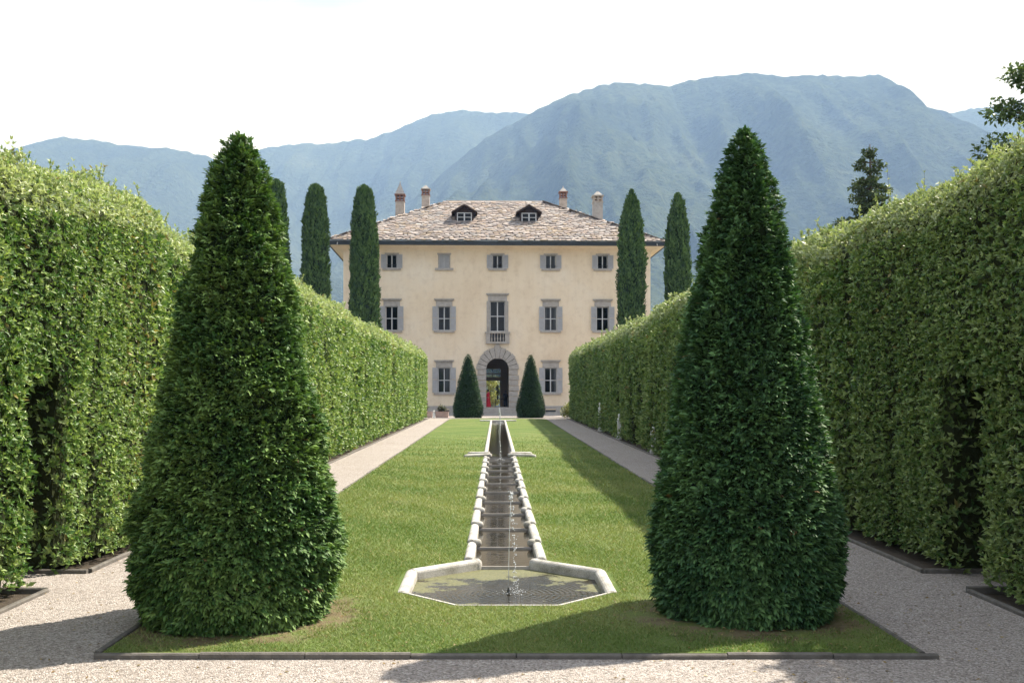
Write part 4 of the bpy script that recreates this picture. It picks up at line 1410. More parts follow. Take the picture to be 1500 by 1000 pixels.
wall_with_openings(m, -HW, HW, 0.5, ZW, openings, 0, WALL_T)
m.build('facade_wall', M['plaster'], villa)
m = MB()
wall_with_openings(m, -HW, HW, 0.0, ZW, [BACKD] + BACKP, VD - WALL_T, WALL_T)
m.build('rear_wall', M['plaster'], villa)
for s in (-1, 1):
    a, b = sorted((s * (HW - WALL_T), s * HW))
    MB().box(a, b, WALL_T, VD - WALL_T, 0.0, ZW).build('side_wall', M['plaster'], villa)
# inside: floors and hall partitions
for z in (DOOR_Z0 - 0.25, 6.85, 12.9):
    MB().box(-HW + WALL_T, HW - WALL_T, WALL_T + 0.002, VD - WALL_T - 0.002, z, z + 0.25 - 0.004).build('floor_slab', M['floorstone'], villa)
for s in (-1, 1):
    a, b = sorted((s * 2.6, s * 2.85))
    MB().box(a, b, WALL_T + 0.003, VD - WALL_T - 0.003, DOOR_Z0, 6.84).build('hall_wall', M['interior'], villa)
for z0, z1 in ((DOOR_Z0, 6.84), (7.11, 12.88), (13.16, ZW - 0.05)):
    for s in (-1, 1):
        a, b = sorted((s * 2.9, s * (HW - WALL_T)))
        MB().box(a, b, 7.0, 7.2, z0, z1).build('room_wall', M['interior'], villa)
    if z0 > 7:
        MB().box(-2.9, 2.9, 7.0, 7.2, z0, z1).build('room_wall', M['interior'], villa)

# plinth with vents
m = MB()
for (a, b) in ((-HW, -2.05), (2.05, HW)):
    ops = [v for v in VENTS if a < v[0] < b]
    wall_with_openings(m, a, b, 0.0, 0.86, ops, -0.06, 0.3)
    m.add([(a, -0.06, 0.86), (b, -0.06, 0.86), (b, 0.0, 0.9), (a, 0.0, 0.9)], [(0, 1, 2, 3)])
m.build('plinth', M['stone'], villa)
for v in VENTS:
    g = MB().box(v[0], v[1], 0.1, 0.13, v[2], v[3]).build('basement_vent', M['stone_dark'], villa)
    m = MB()
    for k in range(5):
        x = v[0] + 0.1 + 0.2 * k
        m.box(x - 0.012, x + 0.012, 0.05, 0.075, v[2], v[3])
    m.build('grille', M['gutter'], g)
# pavement strip before the house and door steps
m = MB().box(-HW - 1, HW + 1, -1.6, -0.07, -0.3, 0.12)
m.build('pavement', M['paving'], villa)
for k in range(4):
    zt = DOOR_Z0 - k * 0.165
    MB().box(-1.9 - 0.25 * k, 1.9 + 0.25 * k, -0.55 - 0.34 * k, (0.45 if k == 0 else -0.55 - 0.34 * (k - 1)), 0.0, zt - 0.005).build('step', M['stone'], villa)

# door surround: jamb stones, voussoirs, keystone
sur = MB().box(-2.0, -DR, 0.02, 0.14, DOOR_Z0, DSPR).box(DR, 2.0, 0.02, 0.14, DOOR_Z0, DSPR).build('door_surround', M['joint'], villa)
def jamb(s):
    z = DOOR_Z0; k = 0
    hts = [0.62, 0.5, 0.5, 0.5, 0.5, 0.5, 0.0]
    n = 7
    hh = (DSPR - DOOR_Z0) / n
    for k in range(n):
        w = (2.12 if k % 2 else 1.98) + random.uniform(-0.04, 0.04)
        a, b = sorted((s * DR, s * w))
        MB().box(a, b, -0.11 + random.uniform(-0.012, 0.012), 0.5, z + 0.03, z + hh - 0.03).build('jamb_stone', M['stone'], sur)
        z += hh
for s in (-1, 1):
    jamb(s)
ringm = MB()
for k in range(24):
    t0, t1 = math.pi * k / 24, math.pi * (k + 1) / 24
    ringm.add([(1.12 * math.cos(t0), -0.02, DSPR + 1.12 * math.sin(t0)), (2.0 * math.cos(t0), -0.02, DSPR + 2.0 * math.sin(t0)), (2.0 * math.cos(t1), -0.02, DSPR + 2.0 * math.sin(t1)), (1.12 * math.cos(t1), -0.02, DSPR + 1.12 * math.sin(t1))], [(0, 1, 2, 3)])
ringm.build('mortar_bed', M['joint'], sur)
nv = 11
for k in range(nv):
    a0 = math.pi * k / nv + 0.016; a1 = math.pi * (k + 1) / nv - 0.016
    ro = [2.1, 2.04, 2.12, 2.1, 2.16, 2.55, 2.16, 2.16, 2.1, 2.04, 2.1][k]
    ri = DR if k != 5 else DR - 0.04
    poly = []
    for q in range(4):
        t = a0 + (a1 - a0) * q / 3; poly.append((ri * math.cos(t), DSPR + ri * math.sin(t)))
    if k == 5:
        poly += [(-0.33, DSPR + 2.2), (-0.2, DSPR + 2.42), (0, DSPR + 2.52), (0.2, DSPR + 2.42), (0.33, DSPR + 2.2)]
    else:
        poly += [(ro * math.cos(a1), DSPR + ro * math.sin(a1)), (ro * math.cos(a0), DSPR + ro * math.sin(a0))]
    MB().prism_y(poly, -0.13 - (0.06 if k == 5 else random.uniform(0, 0.02)), 0.498).build('keystone' if k == 5 else 'arch_stone', M['stone'], sur, fix=True)
# front door leaves folded open inside
for s in (-1, 1):
    a, b = sorted((s * 1.14, s * 1.2))
    d = MB().box(a, b, 0.55, 1.55, DOOR_Z0 + 0.01, DSPR).build('door_leaf', M['wood'], villa)
    for z in (1.2, 2.6, 3.6):
        MB().box(*sorted((s * 1.11, s * 1.138)), 0.7, 1.4, z, z + 0.8).build('door_panel', M['wood'], d)
# rear door frame with glazing bars
rd = MB().box(-0.92, -0.84, VD - 0.35, VD - 0.25, DOOR_Z0, 3.85).box(0.84, 0.92, VD - 0.35, VD - 0.25, DOOR_Z0, 3.85).box(-0.84, 0.84, VD - 0.35, VD - 0.25, 3.77, 3.85).build('rear_door_frame', M['wood'], villa)
MB().box(-0.04, 0.04, VD - 0.34, VD - 0.26, 4.2, 4.55).box(-0.04, 0.04, VD - 0.34, VD - 0.26, 4.68, 5.15).build('glazing_bar', M['wood'], rd)
for z0, z1 in ((4.2, 4.55), (4.68, 5.15)):
    for s in (-1, 1):
        MB().box(*sorted((s * 0.045, s * 0.92)), VD - 0.31, VD - 0.3, z0, z1).build('pane', M['glass'], rd)

# windows ------------------------------------------------------
SH_CACHE = {}
def shutter_mesh(w, h):
    key = (round(w, 2), round(h, 2))
    if key in SH_CACHE: return SH_CACHE[key]
    m = MB()
    st = 0.055
    m.box(0, st, -0.02, 0.02, 0, h).box(w - st, w, -0.02, 0.02, 0, h).box(st, w - st, -0.02, 0.02, 0, st).box(st, w - st, -0.02, 0.02, h - st, h)
    mid = h > 1.6
    if mid:
        m.box(st, w - st, -0.02, 0.02, h / 2 - 0.035, h / 2 + 0.035)
    z = st
    while z < h - st - 0.03:
        if not (mid and h / 2 - 0.08 < z < h / 2 + 0.04):
            m.add([(st, -0.016, z), (w - st, -0.016, z), (w - st, 0.014, z + 0.055), (st, 0.014, z + 0.055), (st, -0.016, z + 0.008), (w - st, -0.016, z + 0.008), (w - st, 0.014, z + 0.063), (st, 0.014, z + 0.063)],
                  [(0, 1, 5, 4), (4, 5, 6, 7), (3, 2, 1, 0)])
        z += 0.06
    SH_CACHE[key] = m.mesh('shutter', M['shutter'])
    return SH_CACHE[key]

def make_window(op, cornice=True, shutters='open', curtain=None, rows=2, sh_w=0.52, sill=True, transom=None):
    x0, x1, z0, z1 = op
    w, h = x1 - x0, z1 - z0
    fr = 0.09
    # stone surround is the window part
    m = MB()
    sw = 0.1
    m.box(x0 - sw, x0, -0.03, 0.24, z0, z1).box(x1, x1 + sw, -0.03, 0.24, z0, z1)
    top = 0.16 if not cornice else 0.54
    m.box(x0 - sw - (0.1 if cornice else 0.08), x1 + sw + (0.1 if cornice else 0.08), -0.045, 0.24, z1, z1 + top)
    win = m.build('window', M['stone'], villa)
    if cornice:
        MB().box(x0 - 0.38, x1 + 0.38, -0.2, 0.02, z1 + top + 0.1, z1 + top + 0.2).box(x0 - 0.3, x1 + 0.3, -0.12, 0.02, z1 + top + 0.002, z1 + top + 0.098).build('cornice', M['stone'], win)
    if sill:
        MB().box(x0 - 0.4, x1 + 0.4, -0.16, 0.26, z0 - 0.2, z0 - 0.003).build('sill', M['stone'], win)
    # timber frame
    f = MB()
    y0, y1 = 0.2, 0.27
    f.box(x0, x0 + 0.07, y0, y1, z0, z1).box(x1 - 0.07, x1, y0, y1, z0, z1)
    f.box(x0 + 0.07, x1 - 0.07, y0, y1, z0, z0 + 0.07).box(x0 + 0.07, x1 - 0.07, y0, y1, z1 - 0.07, z1)
    cx = (x0 + x1) / 2
    f.box(cx - 0.055, cx + 0.055, y0 - 0.01, y1 + 0.01, z0 + 0.07, z1 - 0.07)
    tz = [z0 + h * (k / rows) for k in range(1, rows)] if transom is None else [transom]
    for z in tz:
        f.box(x0 + 0.07, cx - 0.055, y0, y1, z - 0.04, z + 0.04).box(cx + 0.055, x1 - 0.07, y0, y1, z - 0.04, z + 0.04)
    f.build('window_frame', M['frame'], win)
    zz = [z0 + 0.07] + tz + [z1 - 0.07]
    for k in range(len(zz) - 1):
        for (a, b) in ((x0 + 0.07, cx - 0.055), (cx + 0.055, x1 - 0.07)):
            MB().box(a, b, y0 + 0.03, y0 + 0.04, zz[k] + (0.04 if k else 0), zz[k + 1] - (0.04 if k < len(zz) - 2 else 0)).build('pane', M['glass'], win)
    if curtain is not None:
        for (fa, fb) in curtain:
            a, b = x0 + 0.02 + (w - 0.04) * fa, x0 + 0.02 + (w - 0.04) * fb
            cm = MB(); nn = max(6, int((b - a) / 0.035))
            for i in range(nn + 1):
                x = a + (b - a) * i / nn; y = 0.36 + 0.025 * math.sin(i * 1.7)
                cm.v += [(x, y, z0 - 0.1), (x, y, z1 + 0.1)]
                if i: cm.f.append((2 * i - 2, 2 * i, 2 * i + 1, 2 * i - 1))
            cm.build('curtain', M['curtain'], win, True)
    if shutters == 'open':
        me = shutter_mesh(sh_w, h)
        for s in (-1, 1):
            sh = link('shutter', me, win)
            sh.location = (x0 - 0.02 - sh_w if s < 0 else x1 + 0.02, -0.09, z0)
            if random.random() < 0.5:
                sh.location.y -= 0.02
    elif shutters == 'closed':
        me = shutter_mesh(w / 2 - 0.008, h)
        for s in (0, 1):
            sh = link('shutter', me, win)
            sh.location = (x0 + 0.004 + s * (w / 2), 0.06, z0)
    return win
for i, op in enumerate(TOPW):
    make_window(op, False, 'closed' if i == 1 else 'open', [(0.0, 0.49), (0.51, 1.0)] if i == 3 else None, rows=1)
    if i != 1:
        # little iron rail
        x0, x1, z0, z1 = op
        r_ = MB().box(x0, x1, 0.05, 0.075, z0 + 0.3, z0 + 0.33)
        for k in range(6):
            x = x0 + 0.08 + k * (x1 - x0 - 0.16) / 5
            r_.box(x - 0.01, x + 0.01, 0.055, 0.07, z0, z0 + 0.298)
        r_.build('window_rail', M['gutter'], villa)
for i, op in enumerate(MIDW):
    make_window(op, True, 'open', [(0.0, 0.22), (0.78, 1.0)] if i == 2 else None)
for i, op in enumerate(GNDW):
    make_window(op, True, 'open', [(0.0, 0.45), (0.62, 1.0)] if i == 1 else ([(0.8, 1.0)] if i == 2 else None))
cw = make_window(MIDC, True, None, None, 2, sill=False, transom=zi(463))
# stone pilasters and balustrade of the central window
for s in (-1, 1):
    MB().box(*sorted((s * 0.85, s * 1.06)), -0.06, 0.22, zi(487), MIDC[3]).build('window_jamb', M['stone'], cw)
bal = MB().box(-1.22, 1.22, -0.42, 0.0, zi(488.5), zi(486.2)).build('balustrade', M['stone'], villa)
MB().box(-1.15, 1.15, -0.38, 0.0, zi(503.5), zi(500.5)).build('base_slab', M['stone'], bal)
for s in (-1, 1):
    a, b = sorted((s * 0.72, s * 1.14))
    MB().box(a, b, -0.37, 0.0, zi(500.5), zi(488.5)).build('pedestal', M['stone'], bal)
zb0, zb1 = zi(500.5), zi(488.5)
bh = zb1 - zb0
bal_me = None
for k in range(5):
    x = -0.56 + 0.28 * k
    if bal_me is None:
        bal_me = MB().lathe(0, 0, [(0.075, 0), (0.075, 0.06), (0.045, 0.09), (0.085, bh * 0.32), (0.08, bh * 0.42), (0.04, bh * 0.62), (0.04, bh * 0.8), (0.06, bh * 0.86), (0.075, bh * 0.93), (0.075, bh)], 12).mesh('baluster', M['stone'], True)
    o = link('baluster', bal_me, bal)
    o.location = (x, -0.2, zb0)
MB().box(-0.72, 0.72, -0.02, 0.0, zb0, zb1).build('shadow_board', M['stone_dark'], bal)  # dark sheet added as painted shade between the balusters

# soffit, fascia, gutter, roof ----------------------------------
OV = 1.3
EX, EY0, EY1 = HW + OV, -OV, VD + OV
EZ = 16.35                     # underside of the eave
RZ = 22.75                     # ridge
m = MB()
ri = [(-HW - 0.002, -0.002, ZW - 0.4), (HW + 0.002, -0.002, ZW - 0.4), (HW + 0.002, VD + 0.002, ZW - 0.4), (-HW - 0.002, VD + 0.002, ZW - 0.4)]
steps_ = [(0.0, ZW - 0.02), (0.05, ZW + 0.1), (0.25, ZW + 0.24), (0.6, ZW + 0.36), (OV - 0.12, EZ + 0.02)]
for k, (o_, z_) in enumerate(steps_):
    m.v += [(-HW - o_, -o_, z_), (HW + o_, -o_, z_), (HW + o_, VD + o_, z_), (-HW - o_, VD + o_, z_)]
    if k:
        b = 4 * k
        for i in range(4):
            j = (i + 1) % 4
            m.f.append((b - 4 + i, b - 4 + j, b + j, b + i))
m.build('soffit', M['plaster'], villa)
# ceiling over the top floor keeps the roof space dark
MB().box(-HW + 0.01, HW - 0.01, 0.01, VD - 0.01, ZW - 0.03, ZW + 0.03).build('attic_floor', M['interior'], villa)
g = MB()
t_ = 0.13
for (x0, x1, y0, y1) in ((-EX, EX, EY0 - 0.02, EY0 + t_), (-EX, EX, EY1 - t_, EY1 + 0.02), (-EX - 0.02, -EX + t_, EY0 + t_, EY1 - t_), (EX - t_, EX + 0.02, EY0 + t_, EY1 - t_)):
    g.box(x0, x1, y0, y1, EZ, EZ + 0.42)
g.build('gutter', M['gutter'], villa)
MB().box(-EX - 0.03, EX + 0.03, EY0 - 0.06, EY0 - 0.022, EZ + 0.36, EZ + 0.5).build('gutter_lip', M['lead'], villa)
RIDGE_H = EX - (EY1 - EY0) / 2
yc = (EY0 + EY1) / 2
RB = EZ + 0.4
corn = [(-EX, EY0, RB), (EX, EY0, RB), (EX, EY1, RB), (-EX, EY1, RB), (-RIDGE_H, yc, RZ), (RIDGE_H, yc, RZ)]
roof = MB().add(corn, [(0, 1, 5, 4), (1, 2, 5), (2, 3, 4, 5), (3, 0, 4)]).build('roof', M['slatebase'], villa)

# slates
half_d = (EY1 - EY0) / 2
rise = RZ - RB
slope_len = math.hypot(half_d, rise)
SLOPES = []   # origin, along-eave dir, up-slope dir, normal, eave half length, hip inset per slope metre
cs, sn = half_d / slope_len, rise / slope_len
SLOPES.append((Vector((0, EY0, RB)), Vector((1, 0, 0)), Vector((0, cs, sn)), EX))
SLOPES.append((Vector((0, EY1, RB)), Vector((-1, 0, 0)), Vector((0, -cs, sn)), EX))
SLOPES.append((Vector((EX, yc, RB)), Vector((0, 1, 0)), Vector((-cs, 0, sn)), half_d))
SLOPES.append((Vector((-EX, yc, RB)), Vector((0, -1, 0)), Vector((cs, 0, sn)), half_d))
SL_COL = [(0.29, 0.245, 0.225), (0.33, 0.285, 0.262), (0.24, 0.205, 0.192), (0.31, 0.245, 0.21), (0.27, 0.25, 0.243), (0.37, 0.325, 0.30), (0.30, 0.24, 0.185), (0.20, 0.17, 0.16)]
rs = random.Random(5)
def slate_shape(w, ln, th):
    """irregular slab; local x along the eave, y up the slope, z normal"""
    j = lambda s: rs.uniform(-s, s)
    low = [(-w / 2, 0.04 + j(0.05)), (-w * 0.2, -0.09 + j(0.06)), (w * 0.22, -0.09 + j(0.06)), (w / 2, 0.04 + j(0.05)), (w / 2, ln), (-w / 2, ln)]
    lift = 0.11
    top = [(x, y, th + (lift if y < 0.3 else 0.0)) for x, y in low]
    bot = [(x, y, (lift if y < 0.3 else 0.0) - 0.005) for x, y in low]
    vs = top + bot
    fs = [(0, 1, 2, 3, 4, 5)] + [(i + 6, (i + 1) % 6 + 6, (i + 1) % 6, i) for i in (0, 1, 2, 3, 5)]
    return vs, fs
proto = []
for k in range(24):
    vs, fs = slate_shape(rs.uniform(0.5, 0.85), 0.75, rs.uniform(0.035, 0.06))
    mm = MB().add(vs, fs)
    me = mm.mesh('roof_slate', M['slate'])
    a = me.attributes.new('Col', 'FLOAT_COLOR', 'POINT')
    kk_ = rs.uniform(0.8, 1.12); c = [x * kk_ for x in SL_COL[k % len(SL_COL)]]
    for q in range(len(vs)):
        a.data[q].color = (c[0], c[1], c[2], 1)
    proto.append(me)
ROW = 0.43
bulkV, bulkF, bulkC = [], [], []
count = 0
DORM = [(-3.25, 5.0), (3.3, 5.0)]
for si, (O, U, W, eh) in enumerate(SLOPES):
    Nn = U.cross(W)
    rows = int(slope_len / ROW)
    for r_ in range(rows):
        s0 = r_ * ROW - 0.06
        lim = eh - s0 * cs - 0.05
        x = -lim + rs.uniform(-0.3, 0.0)
        while x < lim:
            wv = rs.uniform(0.34, 0.68)
            xc = x + wv / 2
            x += wv + 0.012
            if abs(xc) > lim: continue
            if si == 0 and any(abs(xc - dx) < 0.75 and 4.9 < s0 * cs - OV * 0 < 8.2 for dx, dt in DORM): continue
            jit = rs.uniform(-0.1, 0.1)
            rot = rs.uniform(-0.14, 0.14)
            lift = rs.uniform(0.0, 0.03)
            U2 = (U * math.cos(rot) + W * math.sin(rot)); W2 = (W * math.cos(rot) - U * math.sin(rot))
            B = O + U * xc + W * (s0 + jit) + Nn * (0.012 + lift)
            if si == 0 and count < 300 and r_ < 8:
                me = rs.choice(proto)
                ob = link('roof_slate', me, roof)
                mt = Matrix(((U2.x, W2.x, Nn.x, B.x), (U2.y, W2.y, Nn.y, B.y), (U2.z, W2.z, Nn.z, B.z), (0, 0, 0, 1)))
                ob.matrix_local = mt @ Matrix.Diagonal((wv / 0.66, 0.9, 1, 1))
                count += 1
            else:
                vs, fs = slate_shape(wv, 0.75, rs.uniform(0.035, 0.06))
                o_ = len(bulkV)
                for (a, b, c) in vs:
                    p_ = B + U2 * a + W2 * b + Nn * c
                    bulkV.append((p_.x, p_.y, p_.z))
                bulkF += [tuple(i + o_ for i in f) for f in fs]
                cc = rs.choice(SL_COL); k_ = rs.uniform(0.8, 1.12)
                bulkC += [(cc[0] * k_, cc[1] * k_, cc[2] * k_, 1)] * len(vs)
mm = MB().add(bulkV, bulkF)
ob = mm.build('slate_covering', M['slate'], roof)
a = ob.data.attributes.new('Col', 'FLOAT_COLOR', 'POINT')
a.data.foreach_set('color', np.array(bulkC, dtype=np.float32).ravel())
tag(ob, kind='stuff')
# ridge cap
MB().tube([(-RIDGE_H - 0.1, yc, RZ + 0.06), (RIDGE_H + 0.1, yc, RZ + 0.06)], [0.11, 0.11], 8).build('ridge_cap', M['render'], roof)
for (x, y) in ((-EX, EY0), (EX, EY0)):
    xr = -RIDGE_H if x < 0 else RIDGE_H
    MB().tube([(x * 0.995, y + 0.08, RB + 0.08), (xr, yc, RZ + 0.08)], [0.09, 0.09], 6).build('hip_cap', M['render'], roof)

# dormers
for (dx, dt) in DORM:
    yf = EY0 + dt
    zr = RB + dt * rise / half_d
    zs = zr + 0.06
    dorm = MB().box(dx - 0.74, dx + 0.74, yf + 1.4, yf + 1.45, zs, zs + 0.95).build('dormer', M['wood'], villa)
    for s in (-1, 1):
        a, b = sorted((dx + s * 0.76, dx + s * 0.92))
        MB().box(a, b, yf, yf + 2.2, zr - 0.1, zs + 1.12).build('cheek', M['wood'], dorm)
    # roof: front gable with clipped peak, two slopes
    pk = zs + 1.72; ev = zs + 0.98; ox = 1.26
    vs = []
    for yy in (yf - 0.38, yf + 3.2):
        vs += [(dx - ox, yy, ev), (dx, yy, pk), (dx + ox, yy, ev), (dx - ox, yy, ev - 0.14), (dx, yy, pk - 0.16), (dx + ox, yy, ev - 0.14)]
    fs = [(0, 3, 4, 1), (1, 4, 5, 2), (0, 1, 7, 6), (1, 2, 8, 7), (3, 9, 10, 4), (4, 10, 11, 5), (0, 6, 9, 3), (2, 5, 11, 8), (6, 7, 10, 9), (7, 8, 11, 10)]
    MB().add(vs, fs).build('dormer_roof', M['wood'], dorm, fix=True)
    m = MB()
    sl = MB()
    for s in (-1, 1):
        for k in range(5):
            for q in range(5):
                x0 = 0.05 + q * 0.25
                yy = yf - 0.36 + k * 0.55
                za = lambda x: pk + 0.01 - (pk - ev) * x / ox
                xa, xb = x0, x0 + 0.27
                sl.add([(dx + s * xa, yy, za(xa) + 0.05), (dx + s * xb, yy, za(xb) + 0.03), (dx + s * xb, yy + 0.53, za(xb) + 0.02), (dx + s * xa, yy + 0.53, za(xa) + 0.04),
                        (dx + s * xa, yy, za(xa)), (dx + s * xb, yy, za(xb)), (dx + s * xb, yy + 0.53, za(xb)), (dx + s * xa, yy + 0.53, za(xa))],
                       [(0, 1, 2, 3), (0, 4, 5, 1), (1, 5, 6, 2)])
    so = sl.build('slate_covering', M['slate'], dorm, fix=True)
    at = so.data.attributes.new('Col', 'FLOAT_COLOR', 'POINT')
    nvv = len(so.data.vertices)
    cc = np.ones((nvv, 4), np.float32)
    for q in range(nvv // 8):
        cc[q * 8:q * 8 + 8, :3] = np.array(SL_COL[q % 8]) * 0.6
    at.data.foreach_set('color', cc.ravel())
    tag(so, kind='stuff')
    # gable boarding
    MB().prism_y([(dx - 0.76, zs + 0.96), (dx + 0.76, zs + 0.96), (dx + 0.76, zs + 1.05), (dx, pk - 0.18), (dx - 0.76, zs + 1.05)], yf + 0.02, yf + 0.08).build('gable_board', M['wood'], dorm, fix=True)
    f = MB(); x0, x1, z0, z1 = dx - 0.755, dx + 0.755, zs, zs + 0.95
    f.box(x0, x0 + 0.1, yf + 0.0, yf + 0.07, z0, z1).box(x1 - 0.1, x1, yf, yf + 0.07, z0, z1).box(x0 + 0.1, x1 - 0.1, yf, yf + 0.07, z0, z0 + 0.09).box(x0 + 0.1, x1 - 0.1, yf, yf + 0.07, z1 - 0.09, z1)
    f.box(dx - 0.07, dx + 0.07, yf - 0.01, yf + 0.08, z0 + 0.09, z1 - 0.09)
    zm = (z0 + z1) / 2
    f.box(x0 + 0.1, dx - 0.07, yf, yf + 0.07, zm - 0.03, zm + 0.03).box(dx + 0.07, x1 - 0.1, yf, yf + 0.07, zm - 0.03, zm + 0.03)
    f.build('window_frame', M['frame'], dorm)
    for (a, b) in ((x0 + 0.1, dx - 0.07), (dx + 0.07, x1 - 0.1)):
        for (c, e) in ((z0 + 0.09, zm - 0.03), (zm + 0.03, z1 - 0.09)):
            MB().box(a, b, yf + 0.03, yf + 0.04, c, e).build('pane', M['glass'], dorm)
    MB().add([(dx - 0.95, yf - 0.02, zs - 0.02), (dx + 0.95, yf - 0.02, zs - 0.02), (dx + 1.05, yf - 0.6, zr - 0.6 * rise / half_d + 0.16), (dx - 1.05, yf - 0.6, zr - 0.6 * rise / half_d + 0.16)], [(3, 2, 1, 0)]).build('lead_apron', M['lead'], dorm)

# chimneys
def chimney(x, y, w, z0, z1, capz, kind):
    ch = MB().box(x - w / 2, x + w / 2, y - w / 2, y + w / 2, z0, z1).build('chimney', M['render'] if kind != 'plain' else M['stone'], villa)
    # open brick lantern under the cap
    zl = z1 + 0.1
    MB().box(x - w / 2 - 0.05, x + w / 2 + 0.05, y - w / 2 - 0.05, y + w / 2 + 0.05, z1 + 0.001, zl).build('chimney_band', M['brick'] if kind != 'plain' else M['render'], ch)
    hl = 0.55
    m = MB(); q = w / 2
    for sx in (-1, 0, 1):
        for sy in (-1, 0, 1):
            if sx == 0 and sy == 0: continue
            px, py = x + sx * (q - 0.07), y + sy * (q - 0.07)
            m.box(px - 0.07, px + 0.07, py - 0.07, py + 0.07, zl + 0.001, zl + hl)
    m.box(x - q + 0.05, x + q - 0.05, y - q + 0.05, y + q - 0.05, zl + hl * 0.42, zl + hl * 0.58)
    m.build('chimney_vents', M['brick'] if kind != 'plain' else M['render'], ch)
    zc_ = zl + hl
    MB().box(x - q - 0.1, x + q + 0.1, y - q - 0.1, y + q + 0.1, zc_ + 0.001, zc_ + 0.12).build('cap_slab', M['brick'] if kind == 'spire' else M['stone'], ch)
    cp = MB(); b_ = q + (0.04 if kind == 'spire' else 0.0); zt = capz
    k_ = 0.1 if kind == 'plain' else 0.02
    cp.add([(x - b_, y - b_, zc_ + 0.121), (x + b_, y - b_, zc_ + 0.121), (x + b_, y + b_, zc_ + 0.121), (x - b_, y + b_, zc_ + 0.121),
            (x - k_, y - k_, zt), (x + k_, y - k_, zt), (x + k_, y + k_, zt), (x - k_, y + k_, zt)],
           [(0, 1, 5, 4), (1, 2, 6, 5), (2, 3, 7, 6), (3, 0, 4, 7), (4, 5, 6, 7)])
    cp.build('chimney_cap', M['stone'], ch)
    if kind == 'spire':
        MB().lathe(x, y, [(0.03, zt - 0.05), (0.06, zt + 0.04), (0.03, zt + 0.12), (0.01, zt + 0.2)], 8).build('finial', M['stone'], ch)
def zloc(py, D):
    return 2.3 + (590 - py) / 1458 * D - VZ
chimney(-9.95, 6.8, 0.92, 19.0, zloc(297, 104), zloc(269, 104), 'spire')
chimney(-7.55, 13.0, 0.86, 20.0, zloc(288, 110.2), zloc(272, 110.2), 'lantern')
chimney(7.65, 13.0, 0.8, 20.0, zloc(291, 110.2), zloc(274, 110.2), 'spire')
chimney(10.65, 6.6, 0.98, 18.5, zloc(297, 103.8), zloc(280, 103.8), 'plain')

# downpipe brackets at the eave corners: small lamps
for s in (-1, 1):
    MB().tube([(s * (EX - 0.9), EY0 - 0.05, EZ + 0.1), (s * (EX - 0.9), EY0 - 0.2, EZ + 0.02), (s * (EX - 0.95), EY0 - 0.24, EZ + 0.2)], [0.05, 0.05, 0.04], 6).build('gutter_hook', M['frame'], villa)

